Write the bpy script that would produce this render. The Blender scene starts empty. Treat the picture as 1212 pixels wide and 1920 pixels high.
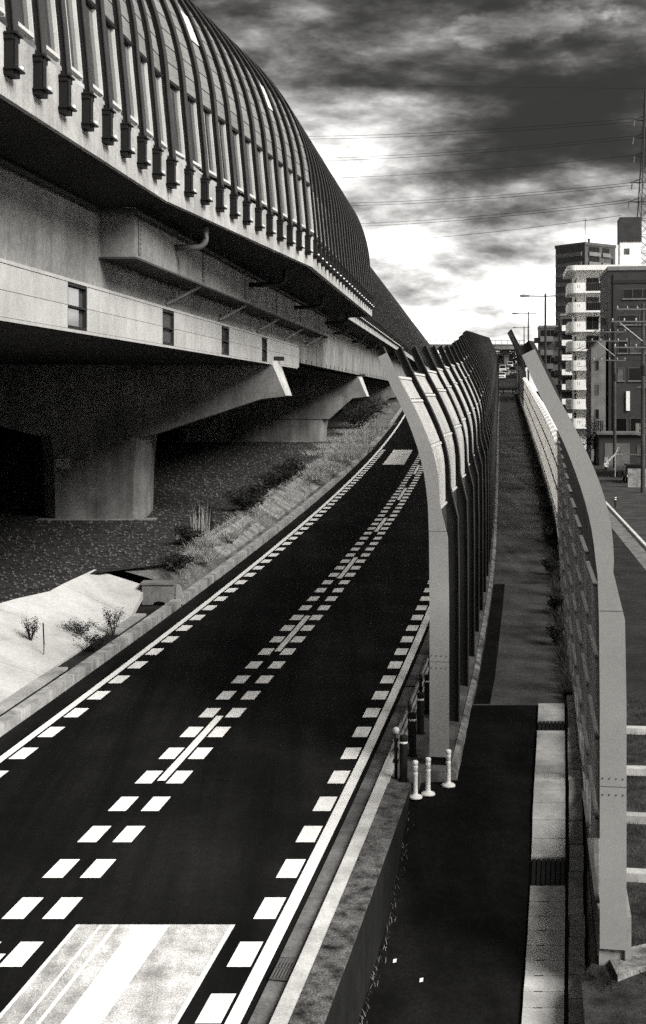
import bpy, math, random
import numpy as np
from mathutils import Vector, Matrix
random.seed(7)
R_ = math.radians
scene = bpy.context.scene
COL = scene.collection

# ------------------------------------------------------------------ camera
CAMH = 7.85
cam_d = bpy.data.cameras.new('camera'); cam = bpy.data.objects.new('camera', cam_d); COL.objects.link(cam)
cam.location = (0, 0, CAMH); cam.rotation_euler = (R_(90), 0, 0)
cam_d.sensor_fit = 'VERTICAL'; cam_d.sensor_height = 36; cam_d.lens = 45.0
cam_d.shift_y = -215 / 1920; cam_d.clip_start = 0.1; cam_d.clip_end = 6000
scene.camera = cam

# ------------------------------------------------------------------ light
SUN = Vector((0.66, -0.52, 0.66)).normalized()
sun_d = bpy.data.lights.new('sun', 'SUN'); sun = bpy.data.objects.new('sun', sun_d); COL.objects.link(sun)
sun_d.energy = 1.5; sun_d.angle = R_(30.0); sun_d.color = (1.0, 0.985, 0.955)
sun.rotation_euler = (-SUN).to_track_quat('-Z', 'Y').to_euler()
vs = scene.view_settings
vs.view_transform = 'Standard'; vs.look = 'None'; vs.gamma = 1.0; vs.exposure = 2.3; vs.use_curve_mapping = False

world = bpy.data.worlds.new('World'); scene.world = world; world.use_nodes = True
def build_world():
    nt = world.node_tree; N = nt.nodes; L = nt.links; N.clear()
    def n(t, **k):
        x = N.new(t)
        for a, b in k.items(): setattr(x, a, b)
        return x
    def math_(op, a, b=None, c=None, clamp=False):
        x = n('ShaderNodeMath', operation=op); x.use_clamp = clamp
        for i, q in enumerate((a, b, c)):
            if q is None: continue
            if isinstance(q, (int, float)): x.inputs[i].default_value = q
            else: L.new(q, x.inputs[i])
        return x.outputs[0]
    def vmath(op, a, b=None):
        x = n('ShaderNodeVectorMath', operation=op)
        for i, q in enumerate((a, b)):
            if q is None: continue
            if isinstance(q, (tuple, list)): x.inputs[i].default_value = q
            else: L.new(q, x.inputs[i])
        return x
    def smooth(x, lo, hi, a=0.0, b=1.0):
        m = n('ShaderNodeMapRange', interpolation_type='SMOOTHSTEP')
        L.new(x, m.inputs[0])
        for i, q in enumerate((lo, hi, a, b)): m.inputs[i + 1].default_value = q
        return m.outputs[0]
    def noise(vec, scale, detail=8, rough=0.6, dist=0.0):
        x = n('ShaderNodeTexNoise'); L.new(vec, x.inputs['Vector'])
        x.inputs['Scale'].default_value = scale; x.inputs['Detail'].default_value = detail
        x.inputs['Roughness'].default_value = rough; x.inputs['Distortion'].default_value = dist
        return x.outputs['Fac']
    out = n('ShaderNodeOutputWorld'); bg = n('ShaderNodeBackground'); L.new(bg.outputs[0], out.inputs[0])
    sky = n('ShaderNodeTexSky', sky_type='NISHITA'); sky.sun_disc = False
    sky.sun_elevation = math.asin(SUN.z); sky.sun_rotation = math.atan2(SUN.x, SUN.y)
    bw = n('ShaderNodeRGBToBW'); L.new(sky.outputs[0], bw.inputs[0])
    tc = n('ShaderNodeTexCoord'); d = tc.outputs['Generated']
    sep = n('ShaderNodeSeparateXYZ'); L.new(d, sep.inputs[0]); z = sep.outputs['Z']
    zz = math_('MAXIMUM', z, 0.0)
    den = math_('ADD', zz, 0.34)
    comb = n('ShaderNodeCombineXYZ')
    L.new(math_('DIVIDE', sep.outputs['X'], den), comb.inputs[0]); L.new(math_('DIVIDE', sep.outputs['Y'], den), comb.inputs[1])
    L.new(math_('MULTIPLY', zz, 4.0), comb.inputs[2])
    p = vmath('ADD', comb.outputs[0], (3.1, 0.7, 0.0)).outputs[0]
    big = noise(p, 2.0, 9, 0.58, 0.3)
    fine = noise(p, 8.5, 10, 0.62, 0.2)
    wisp = noise(vmath('MULTIPLY', d, (1, 1, 1.35)).outputs[0], 11, 10, 0.6, 0.2)
    # individual cloud masses (positions on the sky)
    def mass(v, r, ax=(1, 1, 1)):
        q = vmath('SUBTRACT', d, tuple(Vector(v).normalized()))
        q = vmath('MULTIPLY', q.outputs[0], ax)
        wob = math_('MULTIPLY_ADD', wisp, 0.16, -0.08)
        ln = math_('ADD', vmath('LENGTH', q.outputs[0]).outputs['Value'], wob)
        return smooth(ln, r, r * 0.35)
    dark = mass((0.215, 1, 0.235), 0.165, (0.9, 1, 1.7))
    dark2 = mass((0.20, 1, 0.165), 0.15, (0.75, 1, 3.4))
    dark3 = mass((-0.05, 1, 0.335), 0.17, (0.7, 1, 2.0))
    lite = mass((0.03, 1, 0.215), 0.13, (0.8, 1, 1.3))
    gap = mass((0.157, 1, 0.292), 0.03, (0.4, 1, 2.6))
    billow = noise(p, 4.0, 12, 0.62, 0.15)
    dens = math_('MULTIPLY_ADD', big, 1.25, -0.78)
    dens = math_('MULTIPLY_ADD', billow, 1.8, math_('ADD', dens, -0.2))
    dens = math_('MULTIPLY_ADD', fine, 0.7, dens)
    dens = math_('MULTIPLY_ADD', wisp, 0.66, math_('ADD', dens, 0.09))
    dens = math_('MULTIPLY_ADD', dark, 0.36, dens)
    dens = math_('MULTIPLY_ADD', dark2, 0.16, dens)
    dens = math_('MULTIPLY_ADD', dark3, 0.18, dens)
    dens = math_('MULTIPLY_ADD', lite, -0.07, dens)
    dens = math_('MULTIPLY_ADD', gap, -0.22, dens)
    # thin and bright near the horizon, thick overhead
    lowf = smooth(z, 0.05, 0.19, -0.44, 0.12)
    dens = math_('ADD', dens, lowf)
    bright = smooth(dens, 0.20, 2.05, 1.0, 0.0)
    bright = math_('POWER', bright, 2.1)
    bright = math_('MULTIPLY_ADD', bright, 0.80, 0.012)
    # the grey level of the cloud deck, scaled by the physical sky behind it
    val = math_('MULTIPLY', bright, math_('MULTIPLY_ADD', bw.outputs[0], 0.45, 6.0))
    col = n('ShaderNodeCombineXYZ')
    L.new(val, col.inputs[0]); L.new(math_('MULTIPLY', val, 0.985), col.inputs[1]); L.new(math_('MULTIPLY', val, 0.96), col.inputs[2])
    L.new(col.outputs[0], bg.inputs[0]); bg.inputs[1].default_value = 0.10
build_world()

scene.cycles.use_denoising = False; scene.cycles.use_adaptive_sampling = True; scene.cycles.adaptive_threshold = 0.05; scene.cycles.adaptive_min_samples = 32
# ------------------------------------------------------------------ materials
MATS = {}
def mat(name, v, rough=0.85, var=0.35, scale=2.0, bump=0.15, bscale=60.0, streak=0.0, spec=0.25, rnd=0.0,
        metal=0.0, speck=0.0, trans=0.0, clear=0.0, lane=0.0, chip=0.0):
    m = bpy.data.materials.new(name); m.use_nodes = True; MATS[name] = m
    nt = m.node_tree; N = nt.nodes; L = nt.links
    b = N['Principled BSDF']; out = N['Material Output']
    b.inputs['Roughness'].default_value = rough; b.inputs['Specular IOR Level'].default_value = spec
    b.inputs['Metallic'].default_value = metal
    geo = N.new('ShaderNodeNewGeometry')
    def mth(op, a, b_, c=None):
        x = N.new('ShaderNodeMath'); x.operation = op
        for i, q in enumerate((a, b_, c)):
            if q is None: continue
            if isinstance(q, (int, float)): x.inputs[i].default_value = q
            else: L.new(q, x.inputs[i])
        return x.outputs[0]
    def noise(sc, det=6, r=0.6, stretch=None):
        x = N.new('ShaderNodeTexNoise'); x.inputs['Detail'].default_value = det
        x.inputs['Roughness'].default_value = r; x.inputs['Scale'].default_value = sc
        if stretch:
            mp = N.new('ShaderNodeMapping'); mp.inputs['Scale'].default_value = stretch
            L.new(geo.outputs['Position'], mp.inputs[0]); L.new(mp.outputs[0], x.inputs[0])
        else: L.new(geo.outputs['Position'], x.inputs[0])
        return x.outputs['Fac']
    def rng(x, lo, hi, a, b_):
        q = N.new('ShaderNodeMapRange'); L.new(x, q.inputs[0])
        for i, w in enumerate((lo, hi, a, b_)): q.inputs[i + 1].default_value = w
        return q.outputs[0]
    f = rng(noise(scale), 0.3, 0.7, 1 - var, 1 + var)
    f = mth('MULTIPLY', f, rng(noise(scale * 14, 4), 0.3, 0.7, 1 - var * 0.5, 1 + var * 0.5))
    if streak:
        s = rng(noise(1.0, 6, 0.65, (2.6, 2.6, 0.22)), 0.42, 0.72, 1.0, 1 - streak)
        s2 = rng(noise(1.0, 4, 0.6, (9, 9, 0.5)), 0.5, 0.8, 1.0, 1 - streak * 0.7)
        f = mth('MULTIPLY', f, mth('MULTIPLY', s, s2))
    if speck:
        f = mth('MULTIPLY', f, rng(noise(bscale * 1.3, 3, 0.7), 0.35, 0.75, 1 - speck * 0.6, 1 + speck))
    if lane:
        f = mth('MULTIPLY', f, rng(noise(1.0, 5, 0.6, (1.9, 0.07, 1)), 0.35, 0.7, 1 - lane * .5, 1 + lane))
        f = mth('MULTIPLY', f, rng(noise(0.35, 4, 0.6), 0.4, 0.65, 1 - lane * .3, 1 + lane * .7))
    if chip:
        f = mth('MULTIPLY', f, mth('SUBTRACT', 1.0, mth('MULTIPLY', rng(noise(45, 5, 0.7), 0.60, 0.66, 0, chip), rng(noise(1.3, 3), 0.45, 0.6, 0.15, 1))))
    if rnd:
        oi = N.new('ShaderNodeObjectInfo')
        f = mth('MULTIPLY', f, rng(oi.outputs['Random'], 0, 1, 1 - rnd, 1 + rnd))
    val = mth('MULTIPLY', f, v)
    c = N.new('ShaderNodeCombineColor')
    L.new(val, c.inputs[0]); L.new(mth('MULTIPLY', val, 0.982), c.inputs[1]); L.new(mth('MULTIPLY', val, 0.95), c.inputs[2])
    L.new(c.outputs[0], b.inputs['Base Color'])
    if bump:
        bp = N.new('ShaderNodeBump'); bp.inputs['Strength'].default_value = bump; bp.inputs['Distance'].default_value = 0.02
        L.new(noise(bscale, 5, 0.65), bp.inputs['Height']); L.new(bp.outputs[0], b.inputs['Normal'])
    if trans:
        t = N.new('ShaderNodeBsdfTranslucent'); L.new(c.outputs[0], t.inputs[0])
        mx = N.new('ShaderNodeMixShader'); mx.inputs[0].default_value = trans
        L.new(b.outputs[0], mx.inputs[1]); L.new(t.outputs[0], mx.inputs[2]); L.new(mx.outputs[0], out.inputs[0])
        if clear:
            tp = N.new('ShaderNodeBsdfTransparent'); m2 = N.new('ShaderNodeMixShader'); m2.inputs[0].default_value = clear
            L.new(mx.outputs[0], m2.inputs[1]); L.new(tp.outputs[0], m2.inputs[2]); L.new(m2.outputs[0], out.inputs[0])
    return m
mat('asphalt', 0.0048, 0.9, 0.35, 0.5, 0.6, 90, spec=0.10, speck=1.2, lane=0.8)
mat('asphalt_path', 0.0075, 0.95, 0.5, 0.7, 0.6, 80, spec=0.05, speck=1.4, lane=0.3)
mat('asphalt_patch', 0.07, 0.95, 0.5, 1.0, 0.5, 70, spec=0.08, speck=0.8)
mat('asphalt_far', 0.055, 0.95, 0.6, 0.5, 0.4, 70, spec=0.1, speck=0.5, lane=0.4)
mat('asphalt_street', 0.02, 0.95, 0.5, 0.6, 0.4, 70, spec=0.1, speck=0.5)
mat('street_light', 0.04, 0.9, 0.5, 0.8, 0.3, 60, spec=0.1)
mat('paint', 0.86, 0.75, 0.10, 6.0, 0.15, 90, spec=0.2, chip=0.75)
mat('paint_worn', 0.42, 0.8, 0.45, 2.6, 0.4, 60, spec=0.2, speck=0.9, lane=0.55, chip=0.9)
mat('gutter', 0.12, 0.9, 0.55, 1.6, 0.3, 50)
mat('kerb', 0.48, 0.9, 0.30, 2.0, 0.3, 50, speck=0.25)
mat('kerb_wall', 0.36, 0.9, 0.35, 2.0, 0.3, 50, streak=0.55)
mat('moss', 0.085, 0.95, 0.95, 4.5, 0.8, 30, speck=1.0, chip=0.8)
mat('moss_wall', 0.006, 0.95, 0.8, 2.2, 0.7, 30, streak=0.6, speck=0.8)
mat('slab', 0.40, 0.9, 0.28, 2.5, 0.25, 60, rnd=0.10)
mat('block', 0.24, 0.9, 0.45, 3.0, 0.35, 50, rnd=0.22)
mat('pavement', 0.10, 0.95, 0.7, 1.6, 0.4, 50, speck=0.4)
mat('concrete_light', 0.36, 0.9, 0.30, 1.2, 0.2, 40, streak=0.28, rnd=0.05)
mat('concrete_wall', 0.20, 0.9, 0.38, 0.7, 0.2, 40, streak=0.28)
mat('concrete_pier', 0.14, 0.9, 0.42, 0.7, 0.25, 40, streak=0.4)
mat('concrete_dark', 0.05, 0.95, 0.4, 0.8, 0.2, 30)
mat('soffit_shade', 0.014, 0.95, 0.35, 0.8, 0.2, 30)  # near-black: the shade below the viaduct is put into this colour
mat('slope_concrete', 0.42, 0.9, 0.22, 1.0, 0.2, 50, speck=0.15)
mat('cladding', 0.37, 0.7, 0.14, 1.2, 0.05, 40, rnd=0.05, streak=0.14, spec=0.3)
mat('steel_dark', 0.007, 0.6, 0.3, 2.0, 0.05, 60, spec=0.4)
mat('steel_black', 0.004, 0.6, 0.3, 2.0, 0.0, 60, spec=0.3)
mat('steel_edge', 0.035, 0.5, 0.25, 2.0, 0.0, 60, spec=0.4)
mat('steel_grey', 0.10, 0.5, 0.25, 2.0, 0.05, 60, spec=0.4)
mat('plate_light', 0.26, 0.7, 0.08, 1.0, 0.03, 80, spec=0.2)
mat('panel_louver', 0.20, 0.6, 0.16, 1.5, 0.05, 60, rnd=0.10, spec=0.3)
mat('panel_bright', 0.62, 0.5, 0.08, 1.5, 0.02, 60, spec=0.4)
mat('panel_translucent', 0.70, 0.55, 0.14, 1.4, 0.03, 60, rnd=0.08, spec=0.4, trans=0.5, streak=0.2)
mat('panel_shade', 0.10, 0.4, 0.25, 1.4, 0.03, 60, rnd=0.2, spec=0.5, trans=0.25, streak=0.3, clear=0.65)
mat('rail_light', 0.46, 0.5, 0.2, 2.0, 0.05, 60, spec=0.5)
mat('frame_light', 0.55, 0.4, 0.1, 2.0, 0.0, 60, spec=0.5)
mat('glass_dark', 0.05, 0.08, 0.3, 0.7, 0.0, 60, spec=0.6, rnd=0.6)
mat('glass_pale', 0.42, 0.15, 0.2, 0.7, 0.0, 60, spec=0.6, rnd=0.3)
mat('white_plastic', 0.85, 0.5, 0.06, 4.0, 0.0, 60, spec=0.4)
mat('black_rubber', 0.006, 0.7, 0.3, 4.0, 0.0, 60, spec=0.3)
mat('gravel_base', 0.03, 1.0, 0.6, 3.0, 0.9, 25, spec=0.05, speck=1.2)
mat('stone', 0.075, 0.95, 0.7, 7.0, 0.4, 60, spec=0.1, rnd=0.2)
mat('soil', 0.02, 1.0, 0.6, 1.2, 0.8, 30, spec=0.05, speck=0.8)
mat('fence_panel', 0.75, 0.6, 0.12, 1.5, 0.0, 60, spec=0.4, trans=0.55)
mat('kerb_broken', 0.16, 0.95, 0.9, 3.0, 0.6, 30, speck=0.5)
mat('bank_concrete', 0.20, 0.95, 0.7, 1.6, 0.6, 30, speck=0.5)
mat('bank', 0.10, 1.0, 0.9, 0.9, 0.8, 30, spec=0.05, speck=0.9)
mat('ground', 0.05, 1.0, 0.5, 0.05, 0.2, 5, spec=0.05)
mat('dry_grass', 0.34, 0.9, 0.5, 3.0, 0.0, 30, trans=0.25)
mat('leaf_dark', 0.018, 0.8, 0.7, 5.0, 0.0, 30, trans=0.2)
mat('lawn', 0.055, 0.95, 0.6, 2.0, 0.0, 30, trans=0.2)
mat('lawn_base', 0.03, 1.0, 0.7, 2.2, 0.8, 40, spec=0.05, speck=0.7)
mat('bark', 0.04, 0.95, 0.5, 5.0, 0.5, 30)
mat('tile_white', 0.78, 0.6, 0.07, 0.6, 0.05, 30, streak=0.12)
mat('tile_brown', 0.032, 0.7, 0.22, 0.8, 0.1, 30)
mat('tile_tower', 0.075, 0.8, 0.2, 0.5, 0.1, 20)
mat('tower_band', 0.16, 0.8, 0.2, 0.5, 0.1, 20)
mat('tile_grey', 0.16, 0.8, 0.25, 0.7, 0.1, 30, streak=0.25)
mat('roof_grey', 0.10, 0.9, 0.3, 0.8, 0.1, 30)
mat('window_dark', 0.006, 0.25, 0.4, 0.6, 0.0, 30, spec=0.25, rnd=0.5)
mat('glass_curtain', 0.06, 0.3, 0.5, 1.5, 0.0, 30, spec=0.3, rnd=0.6)
mat('car_white', 0.62, 0.3, 0.04, 1.0, 0.0, 30, spec=0.6)
mat('car_grey', 0.14, 0.3, 0.04, 1.0, 0.0, 30, spec=0.6)
mat('car_black', 0.010, 0.25, 0.04, 1.0, 0.0, 30, spec=0.6)
mat('insulator', 0.5, 0.2, 0.04, 1.0, 0.0, 30, spec=0.6)

# ------------------------------------------------------------------ mesh helpers
class MB:
    def __init__(s): s.v = []; s.f = []
    def add(s, vs, fs):
        o = len(s.v); s.v += [tuple(p) for p in vs]; s.f += [tuple(i + o for i in f) for f in fs]; return s
    def hexa(s, p):       # 4 bottom + 4 top points
        return s.add(p, [(3, 2, 1, 0), (4, 5, 6, 7), (0, 1, 5, 4), (1, 2, 6, 5), (2, 3, 7, 6), (3, 0, 4, 7)])
    def box(s, x0, x1, y0, y1, z0, z1):
        return s.hexa([(x0, y0, z0), (x1, y0, z0), (x1, y1, z0), (x0, y1, z0), (x0, y0, z1), (x1, y0, z1), (x1, y1, z1), (x0, y1, z1)])
    def loft(s, secs, closed=True, caps=True):
        n = len(secs[0]); o = len(s.v)
        for q in secs: s.v += [tuple(p) for p in q]
        m = n if closed else n - 1
        for i in range(len(secs) - 1):
            for j in range(m):
                a = o + i * n + j; b = o + i * n + (j + 1) % n
                s.f.append((a, b, b + n, a + n))
        if closed and caps:
            s.f.append(tuple(o + j for j in reversed(range(n)))); e = o + (len(secs) - 1) * n
            s.f.append(tuple(e + j for j in range(n)))
        return s
    def tube(s, pts, r, n=8, r2=None, caps=True):
        pts = [Vector(p) for p in pts]; secs = []
        for i, p in enumerate(pts):
            t = (pts[min(i + 1, len(pts) - 1)] - pts[max(i - 1, 0)]).normalized()
            a = t.cross(Vector((0, 0, 1)))
            if a.length < 1e-3: a = t.cross(Vector((0, 1, 0)))
            a.normalize(); b = a.cross(t)
            rr = r if r2 is None else r + (r2 - r) * i / (len(pts) - 1)
            secs.append([p + (a * math.cos(2 * math.pi * k / n) + b * math.sin(2 * math.pi * k / n)) * rr for k in range(n)])
        return s.loft(secs, True, caps)
    def lathe(s, prof, n=16, c=(0, 0, 0)):
        secs = [[(c[0] + r * math.cos(2 * math.pi * k / n), c[1] + r * math.sin(2 * math.pi * k / n), c[2] + z) for k in range(n)] for r, z in prof]
        return s.loft(secs)
    def prism_y(s, poly, y0, y1):      # poly in (x, z)
        return s.loft([[(x, y0, z) for x, z in poly], [(x, y1, z) for x, z in poly]])
    def quad(s, a, b, c, d): return s.add([a, b, c, d], [(0, 1, 2, 3)])
    def mesh(s, name, m, smooth=False):
        me = bpy.data.meshes.new(name); me.from_pydata(s.v, [], s.f); me.materials.append(MATS[m] if isinstance(m, str) else m)
        if smooth: me.polygons.foreach_set('use_smooth', [True] * len(me.polygons))
        me.update(); return me
def slot2(me, n0, m, n1=None):
    me.materials.append(MATS[m])
    for p in list(me.polygons)[n0:n1]: p.material_index = 1
    return me
def fixn(me):
    import bmesh
    b = bmesh.new(); b.from_mesh(me); bmesh.ops.recalc_face_normals(b, faces=b.faces); b.to_mesh(me); b.free(); return me
def place(name, me, parent=None, loc=(0, 0, 0), rz=0.0, mtx=None):
    o = bpy.data.objects.new(name, me); COL.objects.link(o)
    if parent is not None: o.parent = parent
    if mtx is not None: o.matrix_basis = mtx
    else: o.location = loc; o.rotation_euler = (0, 0, rz)
    return o
def obj(name, mb, m, parent=None, loc=(0, 0, 0), rz=0.0, smooth=False, mtx=None):
    return place(name, fixn(mb.mesh(name, m, smooth)), parent, loc, rz, mtx)
def tag(o, label, cat=None, group=None, kind=None):
    o['label'] = label
    if cat: o['category'] = cat
    if group: o['group'] = group
    if kind: o['kind'] = kind
    return o
def thing(name, label, cat, loc=(0, 0, 0), rz=0.0, group=None):
    o = bpy.data.objects.new(name, None); COL.objects.link(o); o.location = loc; o.rotation_euler = (0, 0, rz)
    o.empty_display_size = 0.3
    return tag(o, label, cat, group)
def struct(name, mb, m, label=None, smooth=False):
    o = obj(name, mb, m, smooth=smooth); o['kind'] = 'structure'
    if label: o['label'] = label
    return o

# ------------------------------------------------------------------ plan of the place (metres; the road climbs away from the camera)
G = 0.0437
def zp(Y): return G * Y
_cy = np.array([14.7, 22.86, 26.82, 34.6, 42.4, 46.5, 52.8, 56.85, 63.4, 68.5, 75.7, 81.3, 94.2, 130.0])
_cx = np.array([-4.50, -2.905, -2.138, -0.76, 0.59, 1.22, 2.165, 2.78, 3.75, 4.39, 5.33, 6.03, 7.80, 11.45])
_cp = np.polyfit(_cy, _cx, 3)
_c130 = float(np.polyval(_cp, 130.0)); _s130 = float(np.polyval(np.polyder(_cp), 130.0))
def C(Y):
    if Y > 130: return _c130 + _s130 * (Y - 130)
    return float(np.polyval(_cp, Y))
class Sp:
    def __init__(s, pts): s.p = pts
    def __call__(s, y):
        p = s.p
        if y <= p[0][0]:
            m = (p[1][1] - p[0][1]) / (p[1][0] - p[0][0]); return p[0][1] + m * (y - p[0][0])
        if y >= p[-1][0]:
            m = (p[-1][1] - p[-2][1]) / (p[-1][0] - p[-2][0]); return p[-1][1] + m * (y - p[-1][0])
        for i in range(len(p) - 1):
            if p[i][0] <= y <= p[i + 1][0]:
                h = p[i + 1][0] - p[i][0]; t = (y - p[i][0]) / h
                def sl(k):
                    a, b = p[max(k - 1, 0)], p[min(k + 1, len(p) - 1)]
                    return (b[1] - a[1]) / (b[0] - a[0])
                m0, m1 = sl(i) * h, sl(i + 1) * h
                return (2*t**3 - 3*t*t + 1) * p[i][1] + (t**3 - 2*t*t + t) * m0 + (-2*t**3 + 3*t*t) * p[i + 1][1] + (t**3 - t*t) * m1
PL = Sp([(22.5, 2.30), (25.56, 2.85), (28, 3.29), (30.4, 3.72), (45, 6.05), (72.5, 9.94), (120, 16.5), (188, 26.0)])
PR = Sp([(27.7, 5.26), (52.3, 9.10), (72.5, 12.0), (117.75, 18.3), (188, 28.2)])
BR = Sp([(17.5, 3.79), (27.7, 5.45), (40, 7.49), (54.9, 9.96), (100, 16.35), (188, 28.6)])
_zl = Sp([(12, -0.75), (17, -0.42), (20, -0.08), (21, 0.25), (22.3, 0.80), (23.1, 0.90), (24, 0.96), (27.7, 1.21), (31, zp(31))])
def zpath(Y): return zp(Y) if Y >= 28 else _zl(Y)
def Sl(Y): return C(Y) + 6.66                      # left edge of the slab strip
def ys(a, b, st): n = max(1, int(round((b - a) / st))); return [a + (b - a) * i / n for i in range(n + 1)]
def strip(fl, fr, zf, Y, dz=0.0, n=1):
    mb = MB(); secs = []
    for y in Y: secs.append([(fl(y) + (fr(y) - fl(y)) * k / n, y, zf(y) + dz) for k in range(n + 1)])
    mb.loft(secs, closed=False); return mb
def bar(fl, fr, z0, z1, Y):                         # lofted solid with rectangular section
    mb = MB(); mb.loft([[(fl(y), y, z0(y)), (fr(y), y, z0(y)), (fr(y), y, z1(y)), (fl(y), y, z1(y))] for y in Y]); return mb
def frame(f, Y, z, dx=0.0):                         # matrix: x across, y along, at station Y of plan line f
    s = (f(Y + 0.2) - f(Y - 0.2)) / 0.4
    t = Vector((s, 1, 0)).normalized(); r = Vector((t.y, -t.x, 0))
    return Matrix(((r.x, t.x, 0, f(Y) + dx), (r.y, t.y, 0, Y), (0, 0, 1, z), (0, 0, 0, 1)))

# ------------------------------------------------------------------ ground sheets
g = MB(); g.quad((-3000, -200, -2.5), (3000, -200, -2.5), (3000, 4500, -2.5), (-3000, 4500, -2.5)); struct('ground', g, 'ground')
YR = ys(4, 240, 4)
road = struct('road', strip(lambda y: C(y) - 3.98, lambda y: C(y) + 3.60, zp, YR, 0, 4), 'asphalt', 'two lane black asphalt road climbing away')
# gutter, kerb on the right edge of the road
gut = struct('gutter', strip(lambda y: C(y) + 3.60, lambda y: C(y) + 3.90, zp, ys(4, 200, 3), 0.002), 'soil')
mbk = bar(lambda y: C(y) + 3.902, lambda y: C(y) + 4.12, lambda y: zp(y) - 0.15, lambda y: zp(y) + 0.11, ys(4, 200, 3))
struct('kerb', mbk, 'kerb', 'pale concrete kerb along the right edge of the road')
y = 12.0
while y < 48:                                       # gutter slabs, laid end to end
    ln = 2.0
    me = strip(lambda q: C(q) + 3.615, lambda q: C(q) + 3.895, lambda q: zp(q), [y + 0.012, y + ln / 2, y + ln - 0.012], 0.0)
    top = [v for v in me.v]; m2 = MB(); m2.loft([[top[2*i], top[2*i+1], (top[2*i+1][0], top[2*i+1][1], top[2*i+1][2] + 0.02), (top[2*i][0], top[2*i][1], top[2*i][2] + 0.02)] for i in range(3)])
    obj('gutter_slab', m2, 'gutter', gut); y += ln
gm = MB()
for k in range(7):
    gm.box(-0.125 + k * 0.0385, -0.105 + k * 0.0385, -0.3, 0.3, 0.0, 0.012)
gm.box(-0.13, 0.135, -0.31, -0.29, 0, 0.012); gm.box(-0.13, 0.135, -0.01, 0.01, 0, 0.012); gm.box(-0.13, 0.135, 0.29, 0.31, 0, 0.012)
for gy in (15.95, 29.3):
    mt = frame(lambda q: C(q) + 3.755, gy, zp(gy) + 0.028); obj('drain_grate', gm, 'steel_grey', gut, mtx=mt)
    mm = MB(); mm.box(-0.13, 0.13, -0.3, 0.3, -0.004, 0.0); obj('drain_pit', mm, 'steel_black', gut, mtx=mt)

# --- markings: thin sheets on the road
def line_strip(off, w, a, b, st=3): return strip(lambda q: C(q) + off - w / 2, lambda q: C(q) + off + w / 2, zp, ys(a, b, st), 0.005)
obj('edge_line', line_strip(-3.38, 0.16, 6, 200), 'paint', road)
obj('edge_line', line_strip(3.43, 0.18, 6, 200), 'paint', road)
for a, b in ((2.6, 6.4), (12.2, 16.4), (22.86, 26.82), (32.4, 36.6), (42.4, 46.5), (52.8, 56.85), (63.4, 68.5), (75.7, 81.3), (88.5, 94.5)):
    if b > 10: obj('centre_line', line_strip(0.0, 0.15, a, b, 1.5), 'paint', road)
P0 = 18840 / (1703 - 640.0)
yd = P0 - 3 * 1.332
while yd < 93:
    for off in (-0.275, 0.275, -3.095, 3.145):
        w = 0.30
        mb = strip(lambda q: C(q) + off - w / 2, lambda q: C(q) + off + w / 2, zp, [yd - 0.335, yd + 0.335], 0.006)
        obj('speed_dash', mb, 'paint', road)
    yd += 1.332
obj('white_block', strip(lambda q: C(q) - 2.35, lambda q: C(q) - 0.98, zp, [81.5, 86.5, 92.6], 0.006), 'paint', road)
blk = strip(lambda q: C(q) + 0.66, lambda q: C(q) + 2.80, zp, [8, 10, 12, 14, 15.5, 17.22], 0.006, 1)
ob = obj('worn_block', blk, 'paint_worn', road); ob['label'] = 'large worn white painted block in the nearest lane'
obj('white_stripe', strip(lambda q: C(q) + 1.46, lambda q: C(q) + 1.92, zp, [8, 10, 12, 14, 15.5, 17.2], 0.010), 'paint', road)
for o_, w_ in ((1.20, 0.05), (1.00, 0.04), (0.69, 0.05), (2.765, 0.06)):
    obj('white_stripe', strip(lambda q: C(q) + o_ - w_ / 2, lambda q: C(q) + o_ + w_ / 2, zp, [8, 10, 12, 14, 15.5, 17.2], 0.010), 'paint', road)

# --- left kerb, drain, gravel terrace, concrete slope
KL = lambda q: C(q) - 4.0
lk = struct('kerb', bar(lambda q: KL(q) - 0.25, lambda q: KL(q), lambda q: zp(q) - 0.3, lambda q: zp(q) + 0.22, ys(10, 170, 2.5)), 'kerb_wall', 'low concrete kerb wall on the gravel side of the road')
ter = lambda q: zp(q) + 0.9
TE = Sp([(8, -13.6), (30, -9.3), (33.7, -8.5), (35.1, -7.55), (38.8, -6.95), (39.5, -5.2), (41, -4.6), (44, -4.6), (50, -3.6), (60, -2.4), (75, -0.4), (90, 1.1), (110, 3.0), (150, 6.0)])
gl = struct('gravel_lot', strip(lambda q: -70, TE, ter, ys(-60, 8, 6)[:-1] + ys(8, 170, 2.0), 0, 12), 'gravel_base', 'dark gravel ground under the viaduct')
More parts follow.
